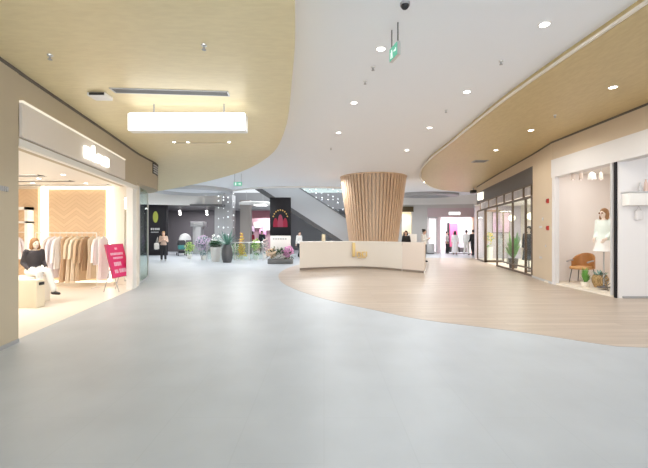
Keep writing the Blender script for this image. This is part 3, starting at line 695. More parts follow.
obj('rail', MB().tube([(-8.85, 10.6, 1.5), (-8.2, 10.6, 1.5)], .01), WHITE, t)
garment('lilac shirt hanging at the left edge of the shop under the white frame', -8.55, 10.45, 1.5, .75, PI*.3, cl['lilac'], 1.1, .2, .5, 'garments under the white wall shelf')
garment('pale grey long shirt hanging left of the herringbone wall beside the lilac shirt', -8.75, 10.4, 1.5, .9, PI*.3, cl['white'], 1.1, .2, .5, 'garments under the white wall shelf')
# mirror
t = thing('mirror', 'tall narrow mirror on the cream wall behind the magenta board', 'mirror', (-5.6, 10.78, .1))
obj('mirror_frame', MB().bevbox((-5.63, 10.70, .12), (-5.42, 10.79, 2.5), .01), GREY, t); obj('mirror_glass', MB().box((-5.61, 10.69, .15), (-5.44, 10.70, 2.47)), mat('mirror silver', (.75, .8, .78), .04, 1.0), t)
# magenta board on easel: width runs along y, top leans away from the aisle
t = thing('sign_board', 'magenta sign board with white lines leaning on a metal easel by the shop opening', 'sign', (-5.25, 9.6, 0))
O = P(113, 278, 9.35); W = Vector((.02, .70, 0)).normalized(); U = Vector((-.23, 0, .97)).normalized(); Nn = W.cross(U).normalized()
if Nn.x < 0: Nn = -Nn
BW, BH = .74, .83
def brd(mb, s0, s1, u0, u1, d0, d1): return mb.loft([[O+W*s+U*u+Nn*d for u, d in ((u0, d0), (u0, d1), (u1, d1), (u1, d0))] for s in (s0, s1)])
obj('board', brd(MB(), 0, BW, 0, BH, -.015, .015), MAGENTA, t)
obj('board_frame', brd(brd(brd(brd(MB(), -.015, 0, -.015, BH+.015, -.02, .02), BW, BW+.015, -.015, BH+.015, -.02, .02), 0, BW, -.015, 0, -.02, .02), 0, BW, BH, BH+.015, -.02, .02), mat('board frame', (.45, .05, .12), .4), t)
PKL = mat('pale pink print', (.93, .62, .74), .5)
for u, s0, s1, hh in ((.70, .33, .43, .05), (.56, .1, .64, .06), (.46, .18, .60, .05), (.28, .16, .46, .10), (.10, .12, .26, .09), (.10, .32, .62, .10)):
    s = s0
    pm = MB()
    while s < s1:
        w = min(random.uniform(.03, .06), s1-s); brd(pm, s, s+w, u, u+hh, .015, .018); s += w+.018
    obj('lettering', pm, PKL, t, label='pale pink printed line')
for s in (.12, BW-.12):
    p = O+W*s; obj('leg', MB().tube([p+U*.1-Nn*.03, (p.x+.08, p.y, .004)], .011), GREY, t); obj('leg', MB().tube([p+U*.35-Nn*.03, (p.x-.30, p.y, .004)], .011), GREY, t)
# plinth + seated mannequin
pl = MB().bevbox((-6.6, 7.65, .004), (-5.96, 8.28, .56), .012)
tag(obj('plinth', pl, CREAM), 'cream block the seated mannequin sits on', 'plinth')
t = thing('display_block', 'long cream bench block with a small dark label in front of the seated mannequin', 'plinth', (-6.1, 7.5, 0))
obj('body', MB().bevbox((-6.6, 7.40, .004), (-5.60, 7.63, .55), .012), mat('block cream', (.84, .76, .60), .5), t); obj('label_plate', MB().bevbox((-5.60, 7.46, .44), (-5.588, 7.60, .50), .006), MDARK, t)
BROWNH = mat('brown hair', (.30, .15, .06), .6); BLONDE = mat('copper blond hair', (.45, .24, .09), .5); BLKH = mat('black hair', (.025, .02, .018), .5)
CHAR = mat('charcoal jacket', (.06, .052, .058), .8, noise=.2); WTROU = mat('white trousers', (.84, .83, .81), .8); BLKS = mat('black shoe', (.02, .02, .02), .4)
seat = dict(pelvis=(0, 0, .56), chest=(0, -.04, .92), neck=(0, -.06, 1.13), head=(0, -.09, 1.265), sh_l=(-.165, -.05, 1.08), el_l=(-.20, .03, .82), wr_l=(-.17, -.17, .68), sh_r=(.165, -.05, 1.08), el_r=(.21, -.03, .82), wr_r=(.15, -.25, .70),
    hip_l=(-.09, -.02, .62), kn_l=(-.10, -.44, .60), an_l=(-.10, -.50, .12), hip_r=(.09, -.02, .62), kn_r=(.09, -.44, .62), an_r=(.11, -.62, .17))
# seat height .56 block; figure faces the aisle (+x)
f = figure('mannequin', 'seated mannequin in charcoal jacket and white trousers on the cream block', 'mannequin', (-6.22, 8.12, .10), PI*.36, 1.54, seat, None, SKIN2, BROWNH, 'bob', CHAR, WTROU, 'trousers', .9, BLKS)
bag = thing('handbag', 'pale grey handbag lying on the block behind the seated mannequin', 'bag', (-6.4, 7.80, .56))
# right glass return
t = thing('glass_screen', 'green edged glass screen at the corner beyond the left shop', 'glass screen', (-5.9, 12.3, 0))
gp = [(-5.40, 11.1), (-5.62, 12.0), (-5.98, 12.9)]
obj('pane', MB().band(gp, .02, .06, 2.82), GLASSG, t); obj('bottom_rail', MB().band(gp, .05, 0.0, .06), SILVER, t)
for p in (gp[0], gp[2]): obj('stile', MB().box((p[0]-.02, p[1]-.02, .0), (p[0]+.02, p[1]+.02, 2.82)), SILVER, t)
for o_ in [c for c in bag.children]: pass
bagm = MB().bevbox((-6.58, 7.70, .565), (-6.44, 7.86, .70), .04)
obj('bag_body', bagm, LGREY, bag); obj('handle', MB().tube([(-6.51+.06*math.cos(a), 7.78, .70+.09*math.sin(a)) for a in [PI*i/8 for i in range(9)]], .008), GREY, bag)
# sign plate on the pier
t = thing('wall_plate', 'small grey lettered plate on the beige pier at left', 'sign', (-4.02, 4.75, 2.05))
pm = MB()
for k in range(5):
    y = 4.66+k*.045; x = -3.78-.32*(y-3.4)/1.7
    pm.bevbox((x-.012, y, 1.99), (x+.012, y+.03, 2.055), .003)
obj('lettering', pm, GREY, t)
# ------------------------------------------------------------------ plants
def blobs(mb, c, r, n, s, sq=(1, 1, 1)):
    c = Vector(c)
    for _ in range(n):
        d = Vector((random.gauss(0, 1), random.gauss(0, 1), random.gauss(0, 1))).normalized()*random.random()**.4
        mb.ball(c+Vector((d.x*r*sq[0], d.y*r*sq[1], d.z*r*sq[2])), s*random.uniform(.7, 1.3), (1, 1, .8), 7, 5)
def leafs(mb, c, r, n, L, w, sq=(1, 1, 1), up=.4):
    c = Vector(c)
    for _ in range(n):
        d = Vector((random.gauss(0, 1), random.gauss(0, 1), random.gauss(0, 1))).normalized()*random.random()**.5
        p = c+Vector((d.x*r*sq[0], d.y*r*sq[1], d.z*r*sq[2])); e = (d+Vector((random.gauss(0, .4), random.gauss(0, .4), up))).normalized()*L*random.uniform(.7, 1.2)
        mb.leaf(p, p+e, w, L*.15, n=3)
def flowerbed(name, lab, x, y, h, r, flower, leafm, cat='flowers', n=90, pot=None, pr=.16, ph=.25, shape='ball', group=None):
    t = thing(name, lab, cat, (x, y, 0), 0, group)
    obj('pot', MB().lathe([(pr*.75, .004), (pr, ph), (pr*.9, ph), (pr*.85, ph-.04)], (x, y, 0), 20), pot or WHITE, t)
    lm, fm = MB(), MB()
    if shape == 'ball':
        leafs(lm, (x, y, ph+(h-ph)*.45), r, n, .16, .03, (1, 1, (h-ph)/(2*r))); blobs(fm, (x, y, ph+(h-ph)*.62), r, n, .035, (1, 1, (h-ph)/(2.4*r)))
    else:
        for k in range(9):
            u = k/8; rr = r*(1-u*.85); z = ph+(h-ph)*u
            leafs(lm, (x, y, z), rr, n//9, .12, .025, (1, 1, .3)); blobs(fm, (x, y, z), rr, n//8, .035, (1, 1, .35))
    lm.tube([(x, y, ph*.5), (x, y, h*.8)], .012, 6)
    obj('leaves', lm, leafm, t)
    if flower: obj('blossoms', fm, flower, t)
    return t
def palmplant(name, lab, x, y, potprof, potm, H, n, L, leafm, wdt=.045, cat='potted plant', droop=.25):
    t = thing(name, lab, cat, (x, y, 0)); ph = potprof[-1][1]
    obj('pot', MB().lathe(potprof+[(potprof[-1][0]*.85, ph), (potprof[-1][0]*.8, ph-.06)], (x, y, 0), 28), potm, t)
    lm = MB()
    for k in range(n):
        a = k*2.4; e = random.uniform(.35, 1.0); b = Vector((x, y, ph-.05)); tip = b+Vector((math.cos(a)*L*(1.1-e*.7), math.sin(a)*L*(1.1-e*.7), (H-ph)*e+.06))
        lm.leaf(b, tip, wdt, droop*L*.4, n=6)
    obj('leaves', lm, leafm, t); return t
# ------------------------------------------------------------------ right display window
def chair(lab, x, y, z, rz):
    t = thing('armchair', lab, 'chair', (x, y, z), rz); local(t)
    TAN = mat('tan leather', (.62, .34, .14), .5, noise=.12); BRN = mat('brown leather', (.42, .19, .06), .5, noise=.12)
    obj('seat', MB().bevbox((-.24, -.27, .38), (.24, .24, .47), .045, seg=3), TAN, t)
    r1, r2 = [], []
    for th, rr, y0 in ((.0, .27, 0), (.05, .31, 0)): pass
    bk = MB(); rings = []
    for i in range(13):
        a = PI*(-.02+1.04*i/12); ring = []
        top = .60+.25*math.sin(max(0, min(PI, a)))**.7
        for dx, zz in ((-.025, .42), (-.025, top), (.025, top), (.025, .42)):
            R = .28+dx; ring.append(Vector((R*math.cos(a), R*.95*math.sin(a)-.0, zz)))
        rings.append(ring)
    bk.loft(rings); b = obj('backrest', bk, BRN, t); md = b.modifiers.new('bv', 'BEVEL'); md.width = .015; md.segments = 2
    for sx in (-1, 1): obj('armrest', MB().tube([(sx*.27, -.30, .60), (sx*.28, -.1, .63), (sx*.27, .05, .63)], .022), GREY, t)
    for sx in (-1, 1):
        for sy in (-1, 1): obj('leg', MB().tube([(sx*.19, sy*.19, .39), (sx*.24, sy*.24, 0)], [.014, .010]), DGREY, t)
    return t
chair('tan and brown leather armchair on thin dark legs in the right display window', 7.45, 10.95, .055, -1.05)
palm = palmplant('potted_plant', 'green leafy plant in a cream pot in front of the brown armchair', 6.96, 10.12, [(.085, .055), (.11, .18)], CREAM, .58, 40, .17, GREEN, .026)
t = thing('basket', 'woven tan basket with grey green leaves beside the mannequin stand', 'basket', (7.25, 9.98, .055))
bk = MB(); WICK = tile_mat('woven wicker', (.60, .42, .20), (.50, .33, .15), (.28, .18, .07), .05, .025, .006, .7, noise=.1)
bk.lathe([(.13, .055), (.18, .18), (.19, .28), (.15, .38), (.14, .38), (.16, .27), (.12, .08)], (7.25, 9.98, 0), 28)
obj('basket_body', bk, WICK, t); lm = MB()
for k in range(16):
    a = k*2.4; lm.leaf((7.25, 9.98, .3), (7.25+.2*math.cos(a), 9.98+.2*math.sin(a), .46+.03*(k % 4)), .025, .05)
obj('leaves', lm, TEALG, t)
t = thing('branch_bundle', 'dark grey dried branch leaning in front of the mannequin stand', 'branch', (6.9, 9.25, .055))
bm_ = MB(); bm_.tube([(6.92, 9.25, .06), (6.86, 9.25, .28), (6.76, 9.26, .45)], [.014, .012, .006])
for k in range(11):
    u = k/10; p = Vector((6.92-.15*u, 9.25, .12+.32*u)); bm_.leaf(p, p+Vector((.10*(-1)**k, .02, .09)), .022, .02)
obj('branch', bm_, mat('dried grey leaf', (.22, .20, .17), .7), t)
# display mannequin on a pole
MINT = mat('mint white blouse', (.78, .85, .80), .8); WSK = mat('white skirt cloth', (.88, .86, .84), .8)
mx, my = 7.07, 9.6
f = figure('mannequin', 'mannequin in mint blouse and white skirt on a pole stand in the right display window', 'mannequin', (mx, my, .35), -1.3, 1.74,
           dict(wr_l=(-.15, -.12, .96), el_l=(-.215, .03, 1.12), wr_r=(.15, -.12, .96), el_r=(.215, .03, 1.12)), None, SKIN2, BROWNH, 'bob', MINT, WSK, 'mini', .8, None, headless_legs=True)
obj('pole', MB().tube([(0, .0, -.25), (0, 0, .92)], .016), GREY, f); obj('base', MB().lathe([(.15, -.255), (.15, -.235), (.03, -.22), (.02, -.19)], (0, 0, 0), 28), DGREY, f)
g = MB()
for sd in (-1, 1): g.ball(Vector((sd*.036, -.10, .014+1.575))*1.74/1.7, .028, (1, .3, .8), 10, 6)
obj('sunglasses', g, mat('brown lens', (.22, .10, .05), .25), f)
pend = None
for px, lab in ((573, 'first pendant lamp from the left in the right display window'), (581, 'second pendant lamp from the left in the right display window'), (592, 'wide glowing pendant lamp in the right display window'), (601, 'last pendant lamp at the right of the display window, before the dark post')):
    q = P(px, 176, 10.3); t = thing('pendant_lamp', lab, 'pendant lamp', (q.x, q.y, 3.25), 0, 'pendant lamps in the display window')
    wid = .10 if px == 592 else .05
    obj('cord', MB().tube([(q.x, q.y, q.z+.1), (q.x, q.y, 3.25)], .005, 6), GREY, t)
    obj('shade', MB().lathe([(wid, q.z-.1), (wid*.8, q.z+.06), (.02, q.z+.11)], q*0+Vector((q.x, q.y, 0)), 20), mat('pendant blush', (.72, .60, .52), .5) if wid < .1 else WHITE, t)
    obj('bulb', MB().ball((q.x, q.y, q.z-.09), .05 if wid > .1 else .02), glow('pendant bulb', (1, .95, .88), 2), t)
# wall shelf with vases on the entry wall
y0 = 8.56; t = thing('wall_shelf', 'white box shelf on the white entry wall right of the dark post', 'shelf', (7.3, y0, 2.05))
a, b = P(632, 209, 8.4), P(664, 193, 8.4)
obj('shelf_box', MB().bevbox((6.70, y0-.22, 2.08), (7.9, y0-.001, 2.36), .015), WHITE, t); obj('shelf_lip', MB().bevbox((6.68, y0-.24, 2.36), (7.92, y0-.001, 2.39), .008), LGREY, t)
def vase(lab, x, y, z, prof, m): 
    t = thing('vase', lab, 'vase', (x, y, z)); obj('vase_body', MB().lathe(prof, (x, y, z), 20), m, t); return t
vase('grey slim vase on the white wall shelf at right', 7.02, y0-.12, 2.392, [(.03, 0), (.045, .07), (.025, .14), (.015, .18), (.018, .2)], LGREY)
vase('small blush vase on the white wall shelf beside the grey one', 7.15, y0-.12, 2.392, [(.03, 0), (.04, .08), (.03, .2), (.015, .24), (.02, .27)], mat('blush ceramic', (.78, .58, .50), .4))
vase('round white vase at the right end of the white wall shelf', 7.33, y0-.12, 2.392, [(.04, 0), (.07, .06), (.05, .14), (.03, .16)], WHITE)
t = thing('shelf_shadow', 'pale grey shape standing in for the shadow below the white wall shelf', 'bag', (7.05, y0-.06, 1.8))  # added shape, its grey stands in for the shadow under the shelf
obj('bag_body', MB().bevbox((6.97, y0-.1, 1.76), (7.13, y0-.01, 1.98), .035), mat('shelf shadow grey', (.76, .74, .74), .6), t); obj('strap', MB().tube([(6.99, y0-.05, 1.97), (7.05, y0-.05, 2.075), (7.11, y0-.05, 1.97)], .006), LGREY, t)  # body and strap only shape that painted shadow
# alarm points and plates on the beige pier
def onpier(px, py):
    for k in range(200):
        y = 11.0+k*.0084; x = 6.6+(6.96-6.6)*(y-11)/1.68
        if 324+F*x/y <= px: break
    return Vector((x, y, EYE+(CY-py)/F*y))
nx = Vector((-1.68, .36, 0)).normalized(); tx = Vector((.36, 1.68, 0)).normalized()
def pierbox(mb, c, w, h, d0, d1): return mb.loft([[c+tx*s+nx*d+Vector((0, 0, z)) for d, z in ((d0, -h), (d1, -h), (d1, h), (d0, h))] for s in (-w, w)])
REDM = mat('alarm red', (.42, .03, .02), .4)
for px, py, lab in ((548.5, 201, 'upper red fire alarm on the beige pier at right'), (548.5, 228, 'lower red fire alarm point on the beige pier, below the other red one')):
    c = onpier(px, py); t = thing('fire_alarm', lab, 'fire alarm', c, 0, 'fire alarms on the beige pier')
    obj('housing', pierbox(MB(), c, .05, .065, .0, .05), REDM, t)
    obj('front_button', MB().cone(c+nx*.05, c+nx*.065, .035, .03, 16), mat('alarm dark red', (.25, .01, .01), .35), t)
for px, py, w, h, lab in ((543, 219, .05, .05, 'small grey switch plate on the beige pier left of the lower red alarm'), (541, 227, .12, .035, 'wide pale plate on the beige pier at the height of the lower red alarm'),
                          (546, 246, .035, .035, 'tiny pale plate low on the beige pier'), (541, 257.5, .12, .035, 'lowest wide pale plate on the beige pier')):
    c = onpier(px, py); t = thing('wall_plate', lab, 'wall plate', c); obj('cover', pierbox(MB(), c, w, h, 0, .012), mat('plate grey', (.60, .55, .52), .5), t); obj('inset', pierbox(MB(), c, w*.7, h*.6, .012, .018), LGREY, t)
# ------------------------------------------------------------------ dark framed shopfront at right
def sx_(y):
    for (a, b) in zip(sf, sf[1:]):
        if a[1] <= y <= b[1]: return a[0]+(b[0]-a[0])*(y-a[1])/(b[1]-a[1])
    return sf[-1][0]
def sy_(px): return min((12.7+k*.02 for k in range(441)), key=lambda y: abs(324+F*sx_(y)/y-px))
t = thing('shopfront', 'dark bronze framed glass shopfront under a grey fascia at right', 'shopfront', (7.5, 16, 0))
def alongs(mb, y0, y1, z0, z1, d0=0.0, d1=.06, n=4):
    return mb.loft([[Vector((sx_(y)+e, y, z)) for e, z in ((d0, z0), (d1, z0), (d1, z1), (d0, z1))] for y in [y0+(y1-y0)*i/n for i in range(n+1)]])
obj('fascia', alongs(MB(), 12.72, 21.5, 3.16, 3.72, -.01, .10), mat('fascia grey', (.135, .125, .125), .55), t)
yA, yB = 12.80, 17.1
obj('bottom_rail', alongs(MB(), yA, yB, 0.004, .07), BRONZE, t); obj('kick_rail', alongs(MB(), yA, yB, .24, .29), BRONZE, t)
obj('transom_rail', alongs(MB(), yA, 21.5, 2.68, 2.76), BRONZE, t); obj('top_rail', alongs(MB(), yA, 21.5, 3.11, 3.17), BRONZE, t)
for y in [sy_(p) for p in (531.5, 525, 512)]+[yB]: obj('mullion', alongs(MB(), y-.035, y+.035, 0, 2.7, -.005, .065, 1), BRONZE, t)
ty = [sy_(p) for p in (531, 523, 512, 503.5, 496, 488, 480)]
for y in ty: obj('transom_mullion', alongs(MB(), y-.035, y+.035, 2.7, 3.15, -.005, .065, 1), BRONZE, t)
for y0, y1 in ((yA, sy_(525)), (sy_(525), sy_(512)), (sy_(512), yB)): obj('pane', alongs(MB(), y0+.03, y1-.03, .29, 2.68, .02, .035, 1), GLASS, t)
FROST = mat('frosted picture panel', (.52, .50, .52), .5, noise=.55, nscale=3)
for y0, y1 in zip(ty[:-1], ty[1:]): obj('transom_panel', alongs(MB(), min(y0, y1)+.12, max(y0, y1)-.12, 2.80, 3.07, .02, .04, 1), FROST, t)
obj('far_bay', alongs(alongs(alongs(MB(), 19.35, 21.5, 0.004, .08), 19.35, 19.45, 0, 2.7, -.005, .065, 1), 21.4, 21.5, 0, 2.7, -.005, .065, 1), BRONZE, t)
obj('pane', alongs(MB(), 19.45, 21.4, .08, 2.68, .02, .035, 1), GLASS, t)
dr = obj('door', MB().box((8.22, 19.30, .01), (9.15, 19.36, .12)).box((8.22, 19.30, 2.58), (9.15, 19.36, 2.68)).box((8.22, 19.30, .01), (8.28, 19.36, 2.68)).box((9.09, 19.30, .01), (9.15, 19.36, 2.68)), BRONZE, t)
obj('pane', MB().box((8.28, 19.32, .12), (9.09, 19.34, 2.58)), GLASS, dr); obj('handle', MB().tube([(8.36, 19.25, .9), (8.36, 19.25, 1.4)], .014), SILVER, dr)
y = 19.9; obj('square_sign', MB().bevbox((sx_(y)-.09, y-.55, 3.24), (sx_(y)-.012, y+.45, 3.64), .02), glow('lit square sign', (1, .95, .82), 1.5), t)
# interior
struct('wall_glazedshop_back', MB().box((11.6, 12.68, 0), (11.7, 22.6, 3.2)), CREAM); struct('wall_glazedshop_far', MB().box((8.9, 22.4, 0), (11.6, 22.5, 3.2)), mat('lilac grey wall', (.55, .52, .60), .6)); struct('wall_glazedshop_near', MB().box((8.3, 12.6, 0), (11.6, 12.68, 3.2)), WHITE)
struct('ceiling_glazedshop', MB().prism([(7.2, 12.8), (8.0, 17.2), (8.85, 21.5), (8.9, 22.5), (11.7, 22.5), (11.7, 12.7)], 3.12, 3.16), WHITE)
struct('floor_glazedshop', MB().prism([(7.1, 12.8), (7.83, 17.1), (8.25, 19.4), (8.72, 21.5), (8.9, 22.4), (11.6, 22.4), (11.6, 12.7)], 0, .006), CREAM)
palmplant('potted_plant', 'tall green plant in a dark pot behind the glass of the dark framed shopfront', 8.02, 16.1, [(.15, .006), (.2, .42)], DGREY, 1.65, 40, .5, mat('bright leaf', (.22, .46, .16), .5, noise=.3), .05)
flowerbed('flower_pot', 'yellow flowers in a white pot behind the far bay of the dark framed shopfront', 8.95, 20.6, 1.55, .28, YELLOW, GREEN, n=70, ph=.75, pr=.2)
for k, (x, y, m, lab) in enumerate(((7.85, 14.55, 'BLK', 'black dressed mannequin bust behind the nearest glass pane of the dark framed shopfront'), (8.15, 15.1, 'TAN', 'brown dressed mannequin bust behind the second pane of the dark framed shopfront'))):
    cl2 = mat('black cloth', (.03, .03, .032), .8) if m == 'BLK' else cl['camel']
    f = figure('mannequin', lab, 'mannequin', (x, y, .02), -.9+k*.5, 1.72, None, None, SKIN2, BLKH if k == 0 else BROWNH, 'bob', cl2, MATS['black cloth'] if k == 0 else cl['cream'], 'skirt', .8, None, coat=.15, headless_legs=True)
    obj('pole', MB().tube([(0, 0, 0), (0, 0, .9)], .015), GREY, f); obj('base', MB().lathe([(.14, -.012), (.14, .006), (.03, .02)], (0, 0, 0), 24), DGREY, f)
t = thing('display_table', 'white display table inside the dark framed shop', 'table', (9.2, 17.2, 0))
obj('tabletop', MB().bevbox((8.7, 16.2, .82), (9.7, 18.2, .88), .01), WHITE, t)
for sx in (8.76, 9.64):
    for sy in (16.26, 18.14): obj('leg', MB().box((sx-.03, sy-.03, .006), (sx+.03, sy+.03, .82)), GREY, t)
vase('orange bag shaped vase on the white display table in the dark framed shop', 9.0, 16.7, .88, [(.12, 0), (.16, .15), (.10, .34)], mat('orange glaze', (.75, .4, .16), .4))
vase('pink bottle on the white display table in the dark framed shop', 9.25, 17.2, .88, [(.08, 0), (.09, .2), (.03, .3), (.03, .4)], PINKF)
vase('white jar on the white display table in the dark framed shop', 9.3, 17.8, .88, [(.10, 0), (.13, .12), (.09, .26)], WHITE)
t = thing('wall_poster', 'pink and lilac poster on the far wall inside the dark framed shop', 'poster', (10.4, 22.38, 2.0))
obj('poster_frame', MB().box((9.9, 22.36, 1.5), (10.95, 22.395, 2.75)), DGREY, t); obj('print', MB().box((9.94, 22.35, 1.54), (10.91, 22.36, 2.71)), mat('lilac print', (.72, .52, .74), .5, noise=.3, nscale=3), t)
t = thing('shelf_unit', 'tall white shelf unit with goods at the back of the dark framed shop', 'shelf', (11.3, 16, 0))
obj('frame', MB().box((11.2, 13.2, 0.006), (11.58, 13.26, 2.6)).box((11.2, 19.0, 0.006), (11.58, 19.06, 2.6)).box((11.2, 16.1, 0.006), (11.58, 16.16, 2.6)), WHITE, t)
for z in (.3, .8, 1.3, 1.8, 2.3): obj('shelf_board', MB().box((11.2, 13.2, z), (11.58, 19.06, z+.04)), WHITE, t)
random.seed(11)
gm = [cl['camel'], PINKF, mat('teal goods', (.2, .45, .45), .5), cl['white'], MATS['orange glaze'], DGREY, LILAC]
gb = None
for i, z in enumerate((.84, 1.34, 1.84)):
    for k in range(7):
        y = 13.55+k*.7; m = gm[(i*3+k*2) % len(gm)]
        tag(obj('goods_box', MB().bevbox((11.24, y-.16, z+.003), (11.5, y+.16, z+.16+.1*((k+i) % 3)), .02), m), 'coloured box of goods on the white shelf unit in the dark framed shop', 'box', 'goods on the shelf unit')
for k, y in enumerate((14.2, 16.0, 17.8)):
    t = thing('shop_pendant', ['nearest glowing globe lamp inside the dark framed shop', 'middle glowing globe lamp inside the dark framed shop', 'farthest glowing globe lamp inside the dark framed shop'][k], 'pendant lamp', (8.6+.1*k, y, 3.12), 0, 'globe lamps in the glazed shop')
    x = 8.6+.1*k; obj('cord', MB().tube([(x, y, 2.35), (x, y, 3.12)], .006), DGREY, t); obj('globe', MB().ball((x, y, 2.2), .15, nu=20, nv=12), glow('warm globe', (1, .86, .58), 3), t)
t = thing('clothes_rack', 'dark clothes rail with brown and black garments inside the dark framed shop', 'clothes rack', (8.6, 15.1, 0))
obj('rail', MB().tube([(8.75, 13.6, 1.6), (8.75, 15.9, 1.6)], .014), DGREY, t)
for y in (13.6, 15.9): obj('post', MB().tube([(8.75, y, .008), (8.75, y, 1.6)], .014), DGREY, t); obj('foot', MB().bevbox((8.5, y-.02, .008), (9.0, y+.02, .03), .008), DGREY, t)
for k, (c, L, lab) in enumerate((('tan', 1.2, 'tan coat at the near end of the dark rail in the dark framed shop'), ('brown', 1.0, 'brown jacket second on the dark rail in the dark framed shop'), ('cream', 1.25, 'cream coat third on the dark rail in the dark framed shop'), ('camel', 1.1, 'camel coat fourth on the dark rail in the dark framed shop'), ('rose', 1.2, 'pale rose dress fifth on the dark rail in the dark framed shop'), ('tan', .95, 'short tan jacket at the far end of the dark rail in the dark framed shop'))):
    garment(lab, 8.75, 13.85+k*.36, 1.6, L, .06*math.sin(k*3), cl[c], 1.15, .2, .5, 'garments on the dark rail')
# ------------------------------------------------------------------ middle distance: planters, railing, flowers, totem
x, y = -5.70, 20.0
t = thing('planter', 'white round planter with clipped dark green bush beside the dark tall urn', 'planter', (x, y, 0))
obj('pot', MB().lathe([(.20, .004), (.29, .78), (.26, .78), (.25, .70)], (x, y, 0), 32), WHITE, t)
lm = MB(); leafs(lm, (x, y, .90), .29, 520, .15, .028, (1, 1, .45)); lm.lathe([(.2, .7), (.25, .76)], (x, y, 0), 16); obj('foliage', lm, DGREEN, t)
x, y = -4.92, 19.3
t = thing('planter', 'tall dark grey urn planter with blue green palm leaves', 'planter', (x, y, 0))
obj('urn', MB().lathe([(.2, .004), (.27, .22), (.29, .45), (.25, .72), (.18, .90), (.15, .90), (.18, .75)], (x, y, 0), 36), mat('urn dark grey', (.09, .09, .095), .35), t)
lm = MB()
for k in range(34):
    a = k*2.4; e = (k % 9)/8; b = Vector((x, y, .85)); lm.leaf(b, b+Vector((math.cos(a)*(1.05-.7*e), math.sin(a)*(.6-.4*e)-.1, .35+.7*e)), .04, .18, n=6)
obj('leaves', lm, mat('deep teal leaf', (.13, .27, .22), .5, noise=.4, nscale=9), t)
# railing of the floor well
RX0, RX1, RYY = -6.35, -3.3, 20.6
t = thing('glass_railing', 'clear glass railing with steel posts in front of the flower display', 'railing', ((RX0+RX1)/2, RYY, 0))
obj('top_rail', MB().tube([(RX0, RYY, 1.0), (RX1, RYY, 1.0)], .018), SILVER, t)
nP = 5
for k in range(nP): 
    x = RX0+(RX1-RX0)*k/(nP-1); obj('post', MB().box((x-.02, RYY-.02, 0), (x+.02, RYY+.02, 1.0)), SILVER, t)
    if k < nP-1: obj('pane', MB().box((x+.04, RYY-.008, .08), (x+(RX1-RX0)/(nP-1)-.04, RYY+.008, .94)), GLASSG, t)
random.seed(5)
def FX(px, d): return (px-CX)/F*d
flowerbed('flowering_shrub', 'lilac flowering shrub left of the white planter', FX(203.5, 21.4), 21.4, 1.35, .46, LILAC, TEALG, n=330)
flowerbed('flowering_shrub', 'low lime green shrub left of the lilac flowering shrub', FX(189.5, 22.5), 22.5, .95, .30, LIME, GREEN, n=80)
flowerbed('flowering_shrub', 'white flowering shrub behind the white planter', FX(216, 23.4), 23.4, 1.45, .34, WFLOW, TEALG, n=90)
flowerbed('flower_tower', 'tall cone of yellow and orange blossoms behind the glass railing', FX(242, 21.3), 21.2, 1.45, .30, YELLOW, ORANGE, n=190, shape='cone')
flowerbed('flowering_shrub', 'lime and green bush behind the glass railing right of the yellow cone', FX(256, 21.4), 21.4, 1.20, .26, LIME, GREEN, n=110)
flowerbed('flowering_shrub', 'small green shrub behind the railing between the dark urn and the yellow cone', FX(235.5, 21.6), 21.6, .9, .22, WFLOW, GREEN, n=60)
flowerbed('flowering_shrub', 'pale pink flowering shrub behind the right end of the railing', FX(265, 22.4), 22.4, 1.25, .22, mat('pale pink blossom', (.80, .64, .62), .7), TEALG, n=60)
D = 19.0; x0, x1 = FX(270, D), FX(291, D)
t = thing('display_totem', 'tall black display screen with red shapes under a gold arc on a white stand', 'display screen', ((x0+x1)/2, D, 0))
z0, z1 = P(0, 235.5, D).z, P(0, 197.5, D).z
obj('screen_case', MB().bevbox((x0, D-.06, z0), (x1, D+.08, z1), .015), BLACKP, t)
obj('stand', MB().bevbox((x0+.02, D-.05, .004), (x1-.02, D+.07, z0), .015), WHITE, t); obj('base_plate', MB().bevbox((x0-.05, D-.2, .0), (x1+.05, D+.25, .03), .01), LGREY, t)
xc = (x0+x1)/2; w = x1-x0
for dx, h, r in ((-.24, .45, .12), (0.0, .62, .14), (.24, .45, .12)):
    am = MB(); am.loft([[Vector((xc+dx+s*r*k, D-.062-e, z0+.42+zz)) for s, e in ((-1, 0), (1, 0), (1, .012), (-1, .012))] for k, zz in ((1.0, 0), (.97, h*.35), (.85, h*.65), (.62, h*.85), (.25, h))])
    obj('print', am, glow('screen red' if dx else 'screen rose', (.55, .07, .12) if dx else (.62, .14, .22), .5), t, label='red rounded shape')
dm = MB()
for k in range(9):
    a = PI*(.08+.84*k/8); dm.ball((xc+.36*math.cos(a), D-.066, z0+.85+.42*math.sin(a)), .038, (1, .4, 1), 10, 6)
obj('arc_dots', dm, glow('screen gold', (.8, .52, .2), .6), t, label='gold dots in an arc')
pl = MB()
for k in range(6): pl.box((x0+.15+k*.12, D-.056, z0-.20), (x0+.23+k*.12, D-.048, z0-.14))
obj('stand_print', pl, GREY, t)
# flower trough in front of totem
D2 = 18.55
t = thing('flower_trough', 'dark grey trough with pink and cream orchids below the black display screen', 'planter', (FX(279, D2), D2, 0))
obj('trough', MB().bevbox((FX(268, D2), D2-.18, .004), (FX(293, D2), D2+.14, .24), .02), mat('trough grey', (.18, .18, .18), .5), t)
l1, f1, f2 = MB(), MB(), MB()
for px in (271, 276, 281, 286, 290): leafs(l1, (FX(px, D2), D2, .48), .24, 40, .2, .03, (1, .7, 1))
blobs(f1, (FX(288, D2), D2, .60), .32, 130, .045, (.9, .6, .9)); blobs(f2, (FX(271, D2), D2, .52), .30, 110, .042, (.9, .6, .8))
obj('leaves', l1, DGREEN, t); obj('blossoms', f1, PINKF, t, label='pink blossoms'); obj('blossoms', f2, mat('cream orange blossom', (.82, .62, .45), .7, noise=.25, nscale=14), t, label='cream blossoms')
